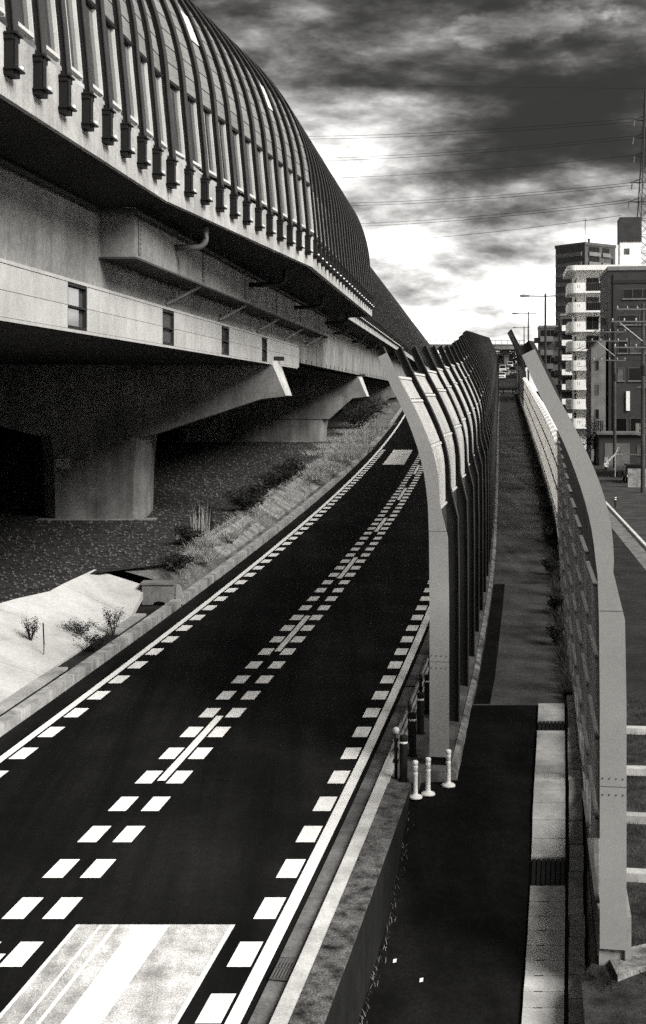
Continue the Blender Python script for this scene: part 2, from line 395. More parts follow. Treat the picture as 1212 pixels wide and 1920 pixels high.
# the bank climbs from the kerb to the terrace
vm = MB(); vm.loft([[(TE(q) - 0.02, q, ter(q) - 0.01), (TE(q) * 0.5 + (KL(q) - 0.3) * 0.5, q, zp(q) + 0.62), (KL(q) - 0.28, q, zp(q) + 0.2)] for q in ys(39.1, 170, 1.5)], closed=False)
struct('bank', vm, 'bank')
def slope_pt(k, q): # k=0 kerb side, 1 top
    x0, x1 = KL(q) - 0.95, TE(q); return (x0 + (x1 - x0) * k, q, zp(q) + 0.02 + (0.90) * k)
slope = thing('slope_paving', 'bright concrete slope paving beside the road kerb', 'slope paving')
cuts = [8, 18, 22.5, 26.3, 29.8, 33.2, 36.2]
for a, b in zip(cuts[:-1], cuts[1:]):
    m_ = MB(); Yq = ys(a + 0.012, b - 0.012, 1.0)
    m_.loft([[slope_pt(0, q), slope_pt(1, q), (slope_pt(1, q)[0], q, slope_pt(1, q)[2] + 0.06), (slope_pt(0, q)[0], q, slope_pt(0, q)[2] + 0.06)] for q in Yq])
    obj('slope_panel', m_, 'slope_concrete', slope)
m_ = MB(); a = slope_pt(0, 36.22); top = (-6.95, 38.9, ter(38.9) + 0.02); b = slope_pt(1, 36.22)
m_.hexa([(a[0], a[1], a[2] - .1), (-5.3, 38.4, zp(38.4) + 0.3), (top[0], top[1], top[2] - .15), (b[0], b[1], b[2] - .1), (a[0], a[1], a[2] + .06), (-5.3, 38.4, zp(38.4) + 0.52), top, (b[0], b[1], b[2] + .06)])
obj('slope_panel', m_, 'slope_concrete', slope)
# drain lids behind the kerb, soil between
struct('soil_strip', strip(lambda q: KL(q) - 1.2, lambda q: KL(q) - 0.30, zp, ys(8, 40, 2), 0.015), 'soil')
lid = thing('drain_channel', 'strip of concrete drain lids behind the left kerb', 'drain')
yq = 15.0
while yq < 36.5:
    if not 30.3 < yq < 33.9:
        m_ = bar(lambda q: KL(q) - 0.94, lambda q: KL(q) - 0.62, lambda q: zp(q) - 0.1, lambda q: zp(q) + 0.07 + random.uniform(-.004, .004), [yq + .01, yq + .59]); obj('drain_lid', m_, 'concrete_light', lid)
    yq += 0.6
cv = thing('culvert_box', 'pale concrete culvert box at the end of the slope', 'culvert', (-4.85, 37.9, zp(37.9) + .05)); cv.scale = (.68, .68, .62)
m_ = MB(); m_.prism_y([(-0.75, 0.0), (-0.28, 0.0), (-0.22, 0.12), (0.0, 0.17), (0.22, 0.12), (0.28, 0), (0.62, 0.0), (0.70, 0.95), (-0.75, 0.95)], 0, 0.9); obj('box_wall', m_, 'concrete_wall', cv)
m_ = MB(); m_.box(-0.82, 0.66, -0.05, 0.95, 0.955, 1.03); obj('lid', m_, 'concrete_wall', cv)
m_ = MB(); m_.box(-0.3, 0.3, 0.1, 0.12, 0.0, 0.17); obj('culvert_opening', m_, 'steel_black', cv)
m_ = MB(); m_.prism_y([(0.72, 0), (1.15, 0.05), (0.9, 0.95), (0.76, 0.97)], -0.03, 0.08); obj('wing_wall', m_, 'concrete_light', cv)

# gravel stones: real pebbles
def pebble(rs, c, r):
    vs_ = []
    for d_ in ((1, 0, 0), (-1, 0, 0), (0, 1, 0), (0, -1, 0), (0, 0, 1), (0, 0, -0.4)):
        k = r * rs.uniform(0.6, 1.25); vs_.append((c[0] + d_[0] * k, c[1] + d_[1] * k, c[2] + d_[2] * k * 0.75))
    return vs_
rs = random.Random(3); gv = MB(); PF = [(0, 2, 4), (2, 1, 4), (1, 3, 4), (3, 0, 4), (2, 0, 5), (1, 2, 5), (3, 1, 5), (0, 3, 5)]
for _ in range(15000):
    q = 27 + 73 * rs.random() ** 1.5; x = TE(q) - 0.1 - rs.random() ** 1.2 * (16 + q * 0.12)
    gv.add(pebble(rs, (x, q, ter(q) + 0.012), rs.uniform(0.02, 0.055) * (1 + q / 110)), PF)
o = place('gravel_stones', gv.mesh('gravel_stones', 'stone')); tag(o, 'loose grey gravel stones covering the ground below the viaduct', 'gravel', kind='stuff')

# --- right: mossy retaining wall, lower path, pavement
MW0, MW1 = (lambda q: C(q) + 4.125), (lambda q: C(q) + 4.50)
mw = thing('retaining_wall', 'mossy low concrete wall between the road kerb and the dark path', 'retaining wall')
cuts = [8, 12.2, 15.1, 17.6, 20.0, 22.42]
for a, b in zip(cuts[:-1], cuts[1:]):
    Yq = ys(a + 0.008, b - 0.008, 0.6)
    obj('wall_block', bar(MW0, MW1, lambda q: zpath(q) - 0.6, lambda q: zp(q) + 0.085, Yq), 'moss_wall', mw)
    obj('wall_top', bar(lambda q: MW0(q) + 0.002, lambda q: MW1(q) + 0.02, lambda q: zp(q) + 0.0851, lambda q: zp(q) + 0.125, Yq), 'moss', mw)
path = struct('path', strip(lambda q: C(q) + 4.3 if q < 22.43 else PL(q) - (0 if q > 23.2 else 1.2), lambda q: Sl(q) - 0.03 if q < 27.6 else PR(q) + 0.05, zpath, ys(8, 22.42, 0.8) + ys(22.44, 23.3, .43) + ys(23.4, 27.6, 0.6), 0, 4), 'asphalt_path', 'dark asphalt footpath dipping towards the camera')
pu = strip(lambda q: PL(q), lambda q: PR(q) + 0.02, zp, ys(27.62, 190, 3), 0.0, 2); pu = obj('path_upper', pu, 'asphalt_patch', path)
for a, b in ((41.5, 188), ):
    obj('path_surface', strip(lambda q: PL(q) + 0.03, lambda q: PR(q) - 0.0, zp, ys(a, 108, 3), 0.004, 2), 'asphalt_far', path)
obj('path_seam', strip(lambda q: PL(q) + 0.02, lambda q: PL(q) + 0.38, zp, ys(27.7, 41.4, 2), 0.005), 'asphalt_path', path)
# light strip of kerb along the path under the left barrier, with broken edge
rb = MB(); rs = random.Random(9)
rb.loft([[(PL(q) - 0.125, q, zp(q) - 0.2), (PL(q) + 0.02, q, zp(q) - 0.2), (PL(q) - 0.02 + rs.uniform(-.012, .012), q, zp(q) + 0.06 + rs.uniform(-.01, .015)), (PL(q) - 0.125, q, zp(q) + 0.105)] for q in ys(23.2, 188, 0.35)])
struct('path_kerb', rb, 'kerb_broken', 'broken pale kerb between path and left noise barrier')
# pavement under bollards and barrier posts
pv = MB(); Yq = ys(23.12, 188, 1.4)
pv.loft([[(C(q) + 4.125, q, zp(q) - 0.5), (PL(q) - 0.13, q, zp(q) - 0.5), (PL(q) - 0.13, q, zp(q) + 0.09), (C(q) + 4.125, q, zp(q) + 0.09)] for q in Yq])
pv.loft([[(C(q) + 4.127, q, zp(q) - 0.5), (C(q) + 4.62, q, zp(q) - 0.5), (C(q) + 4.62, q, zp(q) + 0.088), (C(q) + 4.127, q, zp(q) + 0.088)] for q in (22.44, 22.8, 23.118)])
struct('pavement', pv, 'pavement', 'weathered concrete pavement under bollards and barrier posts')
# slab strip + grates + kerb blocks
ss = struct('slab_strip', strip(lambda q: Sl(q) - 0.02, lambda q: Sl(q) + 1.22, lambda q: zpath(q), ys(8, 27.7, 0.8), -0.01), 'soil')
yq = 8.0; i = 0
while yq < 27.3:
    nxt = yq + 0.4
    if 20.0 < yq < 20.5 or 25.75 < yq < 26.1:
        m_ = MB()
        for k in range(7):
            f0 = lambda q: Sl(q) + 0.02 + k * 0.078
            m_.loft([[(f0(q), q, zpath(q) + 0.0), (f0(q) + 0.06, q, zpath(q)), (f0(q) + 0.06, q, zpath(q) + 0.045), (f0(q), q, zpath(q) + 0.045)] for q in (yq + .01, yq + .58)])
        obj('drain_grate', m_, 'steel_dark', ss); nxt = yq + 0.6
    else:
        m_ = bar(lambda q: Sl(q) + random.uniform(0, .006), lambda q: Sl(q) + 0.56, lambda q: zpath(q) - 0.1, lambda q: zpath(q) + 0.05, [yq + .008, yq + .392]); obj('slab', m_, 'slab', ss)
        w_ = MB(); w_.box(0, 0.12, 0, 0.018, 0, 0.003)
        if yq < 20: obj('lifting_slot', w_, 'steel_black', ss, loc=(Sl(yq) + 0.22, yq + 0.386, zpath(yq + .39) + 0.0515))
    yq = nxt
yq = 8.0; rs = random.Random(4)
while yq < 27.6:
    ln = rs.choice((0.5, 0.6, 0.6)); d_ = rs.uniform(-.012, .012)
    m_ = bar(lambda q: Sl(q) + 0.62 + d_, lambda q: Sl(q) + 0.85 + d_, lambda q: zpath(q) - 0.2, lambda q: zpath(q) + 0.12 + rs.uniform(-.006, .006), [yq + .01, yq + ln - .01]); obj('kerb_block', m_, 'block', ss); yq += ln

ftg = MB(); rs = random.Random(14)
ftg.loft([[(Sl(q) + 0.88, q, zpath(q) - .2), (BR(q) - .03, q, zpath(q) - .2), (BR(q) - .03, q, zpath(q) + .34 + rs.uniform(-.03, .03)), (Sl(q) + .93 + rs.uniform(-.02, .02), q, zpath(q) + .24 + rs.uniform(-.05, .04))] for q in ys(17.3, 28, .4)])
struct('wall_footing', ftg, 'pavement', 'rough concrete footing between kerb blocks and barrier')
# right base wall under the right barrier, street and lawn
def zb(q): return zp(q) - 0.10 if q > 20 else 0.23 + (zp(20) - 0.1 - 0.23) * max(0, (q - 17.5)) / 2.5
bw_ = thing('base_wall', 'long low concrete wall carrying the right noise barrier and fence', 'wall')
obj('wall_body', bar(lambda q: BR(q) - 0.02, lambda q: BR(q) + 0.42, lambda q: -0.8, lambda q: zp(q) + (0.02 if q < 40 else 0.02 + min(0.5, (q - 40) * 0.05)), ys(17.42, 190, 2)), 'concrete_wall', bw_)
obj('wall_coping', bar(lambda q: BR(q) - 0.05, lambda q: BR(q) + 0.12, lambda q: zp(q) + 0.44, lambda q: zp(q) + 0.60, ys(47.5, 190, 2)), 'concrete_light', bw_)
struct('verge', strip(lambda q: PR(q), lambda q: BR(q), zp, ys(27.5, 190, 3), 0.006), 'soil')
struct('street', strip(lambda q: BR(q) + 0.42, lambda q: BR(q) + 160, lambda q: 0.0, ys(33, 420, 8), 0, 2), 'asphalt_street', 'narrow shaded street below the right noise barrier')
struct('lawn', strip(lambda q: BR(q) + (0.40 if q > 17.2 else -0.28), lambda q: BR(q) + 40, lambda q: 0.12, ys(5, 33, 2), 0, 2), 'lawn_base')
SX = lambda q: 16.7 + 0.144 * (q - 66.1)
sk = struct('street_kerb', bar(lambda q: SX(q), lambda q: SX(q) + 0.16, lambda q: -0.2, lambda q: 0.13, ys(34, 160, 6)), 'kerb')
struct('pavement', strip(lambda q: SX(q) + 0.16, lambda q: SX(q) + 6.5, lambda q: 0.0, ys(34, 145, 6), 0.12, 2), 'street_light', 'pale paved footway on the far side of the street')
struct('gutter', strip(lambda q: SX(q) - 0.9, lambda q: SX(q), lambda q: 0.0, ys(34, 160, 6), 0.006), 'gutter')
# white edging strips curving across the lawn
for k, (yy, cur) in enumerate(((29.6, .5), (26.4, .3), (23.4, .35), (20.6, .25))):
    m_ = MB(); m_.loft([[(BR(yy) + 0.45 + t, yy + cur * 0.25 * (t - 1.5) ** 2 - .3, 0.1), (BR(yy) + 0.45 + t, yy + 0.24 + cur * 0.25 * (t - 1.5) ** 2 - .3, 0.1), (BR(yy) + 0.45 + t, yy + 0.24 + cur * 0.25 * (t - 1.5) ** 2 - .3, 0.26), (BR(yy) + 0.45 + t, yy + cur * 0.25 * (t - 1.5) ** 2 - .3, 0.26)] for t in np.linspace(0, 6, 13)])
    o = obj('lawn_edging', m_, 'concrete_light'); tag(o, 'white concrete edging strip across the lawn, %s counted from the near barrier post' % ('fourth', 'third', 'second', 'first')[k], 'edging', 'edging strips on the lawn')
m_ = MB(); m_.loft([[(3.55 + t, 16.9 + 0.9 * math.sin(t * 0.9) - 0.25, 0.1), (3.55 + t, 17.35 + 0.75 * math.sin(t * 0.9), 0.1), (3.55 + t, 17.35 + 0.75 * math.sin(t * 0.9), 0.2), (3.55 + t, 16.9 + 0.9 * math.sin(t * 0.9) - 0.25, 0.2)] for t in np.linspace(0.35, 3.2, 14)])
o = obj('lawn_edging', m_, 'kerb_broken'); tag(o, 'pale curved concrete edge at the foot of the nearest barrier post', 'edging')
def blades(rs, n, area, zf, h, w, lean=0.35):
    mb = MB()
    for _ in range(n):
        x, y = area(rs); z = zf(x, y); a = rs.uniform(0, 6.28); hh = h * rs.uniform(0.5, 1.3); l = hh * lean * rs.uniform(0.2, 1.6); b = rs.uniform(0, 6.28)
        dx, dy = math.cos(a) * w, math.sin(a) * w; ex, ey = math.cos(b) * l, math.sin(b) * l
        mb.add([(x - dx, y - dy, z), (x + dx, y + dy, z), (x + ex * .45 + dx * .7, y + ey * .45 + dy * .7, z + hh * .6), (x + ex * .45 - dx * .7, y + ey * .45 - dy * .7, z + hh * .6), (x + ex, y + ey, z + hh)], [(0, 1, 2, 3), (3, 2, 4)])
    return mb
rs = random.Random(21)
def la(rs):
    q = 13 + 20 * rs.random(); return BR(q) + 0.5 + rs.random() * 3.6, q
o = place('lawn_grass', blades(rs, 16000, la, lambda x, y: 0.12, 0.07, 0.006, 0.5).mesh('lawn_grass', 'lawn')); tag(o, 'short mown grass between the white edging strips', 'grass', kind='stuff')
#SPLIT
# ------------------------------------------------------------------ elevated expressway
Z0 = 12.05
def CLX(q): return -7.893 + 0.118 * q
def XP(q):
    b = 0.0 if q < 27.3 else (1.39 * (q - 27.3) / 13.9 if q < 41.2 else (1.39 if q <= 66.4 else 0.0))
    return -6.5 + 0.115 * q + b
via = thing('expressway_viaduct', 'concrete elevated expressway with pale cladding and dark underside', 'viaduct', (0, 0, 0))
YV = [-60, 6, 16, 27.3, 34, 41.2, 54, 66.4, 66.42, 80, 100, 140, 200, 320]
dk = MB(); dk.loft([[(XP(q) - 0.02, q, Z0 + 0.01), (CLX(q) - 0.05, q, 11.86), (-33, q, 11.86), (-33, q, 12.7), (XP(q) - 0.26, q, 12.7), (XP(q) - 0.26, q, Z0 + 0.03)] for q in YV])  # deck stretched to the added wall and behind the camera to stop light
obj('deck_slab', dk, 'soffit_shade', via)
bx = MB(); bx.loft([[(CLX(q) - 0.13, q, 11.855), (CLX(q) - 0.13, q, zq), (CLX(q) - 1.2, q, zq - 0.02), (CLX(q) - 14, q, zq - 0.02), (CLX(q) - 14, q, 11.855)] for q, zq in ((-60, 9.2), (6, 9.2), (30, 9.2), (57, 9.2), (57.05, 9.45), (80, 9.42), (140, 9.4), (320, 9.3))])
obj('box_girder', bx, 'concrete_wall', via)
obj('box_shade_sheet', strip(lambda q: CLX(q) - 14, lambda q: CLX(q) - 0.02, lambda q: 9.12, ys(-60, 57.2, 6)), 'soffit_shade', via)  # dark sheet hung under the box, painting its shade
obj('box_shade_sheet', strip(lambda q: CLX(q) - 14, lambda q: CLX(q) - 0.2, lambda q: 9.26, ys(57.3, 320, 12)), 'soffit_shade', via)
# vertical joints and small drip noses on the box girder beyond the cladding
for q in ys(59, 140, 2.1):
    m_ = MB(); m_.box(0, 0.03, -0.03, 0.03, 0, 0.16); obj('drip_nose', m_, 'soffit_shade', via, loc=(CLX(q) - 0.128, q, 9.47))
MOD = 7.58 / 6
for tr, (za, zb_) in enumerate(((9.13, 9.19), (10.105, 10.17))):
    obj('cladding_trim', bar(lambda q: CLX(q) - 0.10, lambda q: CLX(q) + 0.012, lambda q: za, lambda q: zb_, ys(10, 57.2, 8)), 'cladding', via)
k0 = 25.5 - MOD / 2
for k in range(-11, 26):
    a, b = k0 + k * MOD, k0 + (k + 1) * MOD
    if k % 6 == 0 and k >= 0 and k < 24:
        wf = obj('cladding_window', bar(lambda q: CLX(q) - 0.10, lambda q: CLX(q) - 0.09, lambda q: 9.2, lambda q: 10.1, [a, b]), 'glass_dark', via)
        for (c_, d_, e_, f_) in ((a, a + .05, 9.2, 10.1), (b - .05, b, 9.2, 10.1), (a + .05, b - .05, 9.2, 9.26), (a + .05, b - .05, 10.04, 10.1), (a + .05, b - .05, 9.62, 9.66)):
            obj('window_frame', bar(lambda q: CLX(q) - 0.088, lambda q: CLX(q) - 0.01, lambda q: e_, lambda q: f_, [c_, d_]), 'steel_dark', wf)
        continue
    for za, zb_ in ((9.20, 9.645), (9.655, 10.095)):
        obj('cladding_panel', bar(lambda q: CLX(q) - 0.09, lambda q: CLX(q) + random.uniform(-.002, .002), lambda q: za, lambda q: zb_, [a + .006, b - .006]), 'cladding', via)
# outrigger girder below the widened part, with bottom plate, struts and end block
gd = obj('outrigger_girder', bar(lambda q: CLX(q) - 0.12, lambda q: CLX(q) + 0.60, lambda q: 10.86, lambda q: 11.93, ys(27.5, 63.3, 6)), 'concrete_wall', via)
obj('bottom_plate', bar(lambda q: CLX(q) - 0.11, lambda q: CLX(q) + 0.68, lambda q: 10.81, lambda q: 10.855, ys(27.35, 63.45, 6)), 'concrete_dark', gd)
m_ = MB(); m_.box(0, 0.3, 0, 0.25, 10.55, 10.80); obj('end_block', m_, 'concrete_wall', gd, loc=(CLX(63.2) + 0.35, 63.1, 0))
for q in (27.9, 34.5, 40.8, 47.2, 53.8, 60.2):
    m_ = MB(); m_.box(0, 0.014, -0.12, 0.12, 10.95, 11.8); sp_ = obj('splice_plate', m_, 'concrete_wall', gd, loc=(CLX(q) + 0.602, q, 0))
    for zz in np.arange(11.0, 11.8, 0.1):
        for yy in (-.07, .07):
            b_ = MB(); b_.lathe([(0.018, 0), (0.018, 0.018), (0.008, 0.022)], 6); ob_ = obj('bolt', b_, 'steel_grey', sp_, loc=(0.014, yy, zz)); ob_.rotation_euler = (0, R_(90), 0)
for q in (34.1, 41.0, 48.0, 54.8, 61.5):
    m_ = MB(); m_.tube([(CLX(q) + 0.58, q, 10.80), (CLX(q - .8) - 0.12, q - 0.8, 10.28)], 0.045, 6); obj('strut', m_, 'concrete_wall', via)
# hooked drain pipes below the deck
for q in (31.2, 41.5, 52, 62.5, 73, 84, 95, 106, 117):
    xw = CLX(q) + (0.6 if 27.5 < q < 63.3 else -0.13); xo = min(XP(q) - 0.9, xw + 1.5)
    xo = max(xo, xw + 0.75); pts = [(xo, q, 11.98), (xo, q, 11.72)] + [(xo - 0.22 + 0.22 * math.cos(t), q, 11.72 - 0.22 * math.sin(t)) for t in np.linspace(0.2, math.pi / 2, 6)] + [(xw, q, 11.50)]
    m_ = MB(); m_.tube(pts, 0.075, 8); pp = obj('drain_pipe', m_, 'steel_grey' if q < 40 else 'steel_dark', via, smooth=True)
    m_ = MB(); m_.box(-0.02, 0.02, -0.02, 0.02, 0, 0.4); obj('pipe_hanger', m_, 'steel_dark', pp, loc=((xo + xw) / 2, q, 11.52))
m_ = MB(); m_.tube([(CLX(q) + (0.72 if 27 < q < 63.4 else 0.0), q, 11.80) for q in (14, 20, 27, 27.1, 40, 52, 63.3)], 0.06, 6); obj('conduit', m_, 'steel_dark', via)
m_ = MB(); m_.tube([(CLX(q) + 0.05, q, 11.74) for q in (63.6, 90, 130)], 0.06, 6); obj('conduit', m_, 'steel_dark', via)

# arched noise barrier on the viaduct
PITCH = 1.2
APTS = [(0, 0.9), (.06, 1.6), (.13, 2.3), (.19, 3.0), (.27, 3.5), (.44, 4.15), (.8, 5.05), (1.25, 5.75), (1.8, 6.4), (2.7, 7.05), (4.0, 7.55), (6.0, 7.9), (8.0, 8.0)]
def arch_samples(n=64):
    P = []
    for i in range(len(APTS) - 1):
        p0, p1, p2, p3 = [Vector(APTS[min(max(k, 0), len(APTS) - 1)]) for k in (i - 1, i, i + 1, i + 2)]
        for j in range(8):
            t = j / 8; P.append(0.5 * ((2 * p1) + (p2 - p0) * t + (2*p0 - 5*p1 + 4*p2 - p3) * t * t + (3*p1 - p0 - 3*p2 + p3) * t**3))
    P.append(Vector(APTS[-1])); return P
AP = arch_samples(); AS = [0.0]
for i in range(1, len(AP)): AS.append(AS[-1] + (AP[i] - AP[i - 1]).length)
def arch_at(s, off=0.0):                         # point on arch at arc length s, offset outwards; local (x, z)
    s = min(max(s, 0), AS[-1] - 1e-4)
    for i in range(len(AS) - 1):
        if AS[i] <= s <= AS[i + 1]:
            t = (s - AS[i]) / (AS[i + 1] - AS[i]); p = AP[i].lerp(AP[i + 1], t); d_ = (AP[i + 1] - AP[i]).normalized()
            n_ = Vector((-d_.y, d_.x)); p = p + n_ * off      # a grows inward: outward normal is (-b', a')
            return (-p.x, p.y)
def s_of_b(b): return next(AS[i] for i in range(len(AP)) if AP[i].y >= b)
anb = thing('arched_noise_barrier', 'tall dark ribbed noise barrier arching over the elevated expressway', 'noise barrier', (0, 0, 0))
ss_ = list(np.linspace(0, AS[-1], 40))
rm = MB(); rm.loft([[(arch_at(s, .03)[0], -.06, arch_at(s, .03)[1]), (arch_at(s, .03)[0], .06, arch_at(s, .03)[1]), (arch_at(s, .12)[0], .06, arch_at(s, .12)[1]), (arch_at(s, .12)[0], -.06, arch_at(s, .12)[1])] for s in ss_])
RN = len(rm.f)
rm.loft([[(arch_at(s, .122)[0], -.095, arch_at(s, .122)[1]), (arch_at(s, .122)[0], .095, arch_at(s, .122)[1]), (arch_at(s, .14)[0], .095, arch_at(s, .14)[1]), (arch_at(s, .14)[0], -.095, arch_at(s, .14)[1])] for s in ss_])
RN1 = len(rm.f); rm.box(0.03, 0.12, -.03, .03, 0.36, 0.95); rm.box(0.122, 0.14, -.065, .065, 0.3, 0.95)
RIB = slot2(fixn(rm.mesh('rib', 'steel_dark')), RN, 'steel_edge', RN1)
bm_ = MB(); bm_.box(0.004, 0.13, -.15, .15, 0.30, 0.365); bm_.box(0.004, 0.20, -.175, .175, 0.372, 0.40); bm_.box(0.004, 0.13, -.15, .15, 0.80, 0.87); bm_.box(0.004, 0.115, -.13, .13, 0.402, 0.798)
bm_.box(0.004, 0.17, -.165, .165, 0.872, 0.90)
BRK = fixn(bm_.mesh('bracket', 'steel_black'))
lm = MB(); lm.lathe([(0.004, -.035), (.026, -.024), (.036, 0), (.026, .024), (.004, .035)], 10); LAMP = fixn(lm.mesh('bolt_cap', 'white_plastic', True))
def along(mb_pts, y0, y1): return [[(x, y0, z) for x, z in mb_pts], [(x, y1, z) for x, z in mb_pts]]
def arch_panel(s0, s1, o0, o1, y0, y1, n=3):
    pr = [arch_at(s0 + (s1 - s0) * i / n, o1) for i in range(n + 1)] + [arch_at(s1 - (s1 - s0) * i / n, o0) for i in range(n + 1)]
    m_ = MB(); m_.loft(along(pr, y0, y1)); return m_
SW0, SW1 = s_of_b(1.05), s_of_b(2.62)
LSTEP = 0.40; NL = 13
LOUV = []
for k in range(NL):
    s0 = SW1 + 0.06 + k * LSTEP
    m_ = arch_panel(s0 + .012, s0 + .185, -.02, .035, .10, PITCH - .10, 2)
    m2 = arch_panel(s0 + .196, s0 + LSTEP - .012, -.02, .03, .10, PITCH - .10, 2); m_.add(m2.v, m2.f)
    LOUV.append(fixn(m_.mesh('louver_panel', 'panel_louver')))
LOUVB = []
for k in range(NL):
    s0 = SW1 + 0.06 + k * LSTEP
    LOUVB.append(fixn(arch_panel(s0 + .01, s0 + LSTEP - .01, -.02, .06, .10, PITCH - .10, 3).mesh('bright_panel', 'panel_bright')))
CROWN = fixn(arch_panel(SW1 + .06 + NL * LSTEP, AS[-1], -.02, .03, .06, PITCH - .06, 14).mesh('crown_panel', 'panel_louver'))
GLS = fixn(arch_panel(SW0 + .06, SW1 - .05, -.03, -.01, .14, PITCH - .14, 6).mesh('pane', 'glass_dark'))
GLS2 = fixn(arch_panel(SW0 + .06, SW1 - .05, -.009, -.002, .145, PITCH * .52, 6).mesh('painted_light_strip', 'glass_pale'))  # pale strip paints the brightness seen through part of the pane
fr = arch_panel(SW0, SW1, -.04, .02, .09, .14, 6)
for q_ in (arch_panel(SW0, SW1, -.04, .05, PITCH - .20, PITCH - .165, 6), arch_panel(SW0, SW1, -.04, .02, PITCH - .13, PITCH - .09, 6), arch_panel(SW0, SW0 + .06, -.04, .06, .145, PITCH - .205, 1)): fr.add(q_.v, q_.f)
FRM = fixn(fr.mesh('window_frame', 'frame_light'))
ft = arch_panel(SW1 - .02, SW1 + .05, -.03, .07, .10, PITCH - .10, 1); FTOP = fixn(ft.mesh('head_flashing', 'steel_dark'))
pm = MB(); pm.box(-0.22, 0, 0.006, PITCH - 0.006, 0.0, 0.30); pm.box(-0.22, -0.006, 0.006, PITCH - 0.006, 0.306, 1.0); PAR = fixn(pm.mesh('parapet_panel', 'concrete_light'))
stations = []
def run(a, b):
    q = a
    while q < b:
        sl = (XP(min(q + .3, b - 1e-3)) - XP(q)) / max(1e-6, min(.3, b - 1e-3 - q)); stations.append((q, sl)); q += PITCH / math.sqrt(1 + sl * sl)
run(14.4, 66.38); run(66.45, 300)
nbay = 0; far_parts = {'louver': MB(), 'frame': MB(), 'glass': MB()}
def xf(me, mt, mb):
    vs_ = [mt @ v.co for v in me.vertices]; mb.add(vs_, [tuple(p.vertices) for p in me.polygons])
for k, (q, sl) in enumerate(stations):
    t = Vector((sl, 1, 0)).normalized(); r = Vector((t.y, -t.x, 0))
    mt = Matrix(((r.x, t.x, 0, XP(q)), (r.y, t.y, 0, q), (0, 0, 1, Z0), (0, 0, 0, 1)))
    place('rib', RIB, anb, mtx=mt)
    last = k + 1 < len(stations) and stations[k + 1][0] - q > 1.05 and 66 < stations[k + 1][0] < 66.6
    if k < 235: place('parapet_panel', PAR, via, mtx=mt)
    if k < 90:
        bk = place('bracket', BRK, anb, mtx=mt)
        place('bolt_cap', LAMP, bk, loc=(0.17, 0.09, 0.435))
    if k < 44:
        w = place('window_frame', FRM, anb, mtx=mt)
        place('pane', GLS, w)
        if 13 <= k <= 30 or k % 4 == 1: place('painted_light_pane', GLS2, w)
        place('head_flashing', FTOP, anb, mtx=mt)
    else:
        xf(FRM, mt, far_parts['frame']); xf(GLS, mt, far_parts['glass'])
    nl = NL if q < 38 else 9
    if k < 24:
        skip = None
        if k % 6 == 1: skip = 4
        for j in range(NL):
            if j == skip or (skip and j == skip + 1): place('bright_panel', LOUVB[j], anb, mtx=mt)
            else: place('louver_panel', LOUV[j], anb, mtx=mt)
    else:
        for j in range(NL):
            if k % 6 == 1 and j in (4, 5): xf(LOUVB[j], mt, far_parts['louver'])
            else: xf(LOUV[j], mt, far_parts['louver'])
    place('crown_panel', CROWN, anb, mtx=mt) if k < 200 else None
for nm, m_ in (('louver', 'panel_louver'), ('frame', 'frame_light'), ('glass', 'glass_dark')):
    o = place(nm + '_panels_far', far_parts[nm].mesh(nm, m_), anb); o['kind'] = 'stuff'
# end wall where the widened part stops
m_ = MB(); m_.box(XP(66.3) - 1.6, XP(66.3) - 0.03, 66.40, 66.44, Z0, Z0 + 1.0); obj('parapet_return', m_, 'concrete_light', via)
m_ = MB(); prf = [arch_at(s, 0) for s in np.linspace(0, AS[-1] * 0.6, 20)]
m_.loft([[(XP(66.3) + x, 66.40, Z0 + z) for x, z in prf] + [(XP(66.3) + x - 1.6, 66.40, Z0 + z) for x, z in reversed(prf)], [(XP(66.3) + x, 66.43, Z0 + z) for x, z in prf] + [(XP(66.3) + x - 1.6, 66.43, Z0 + z) for x, z in reversed(prf)]]); obj('end_panel', m_, 'steel_dark', anb)
# the other edge of the viaduct
o = obj('far_parapet', bar(lambda q: -33, lambda q: -32.7, lambda q: 12.7, lambda q: 13.7, ys(6, 300, 30)), 'concrete_light', via)

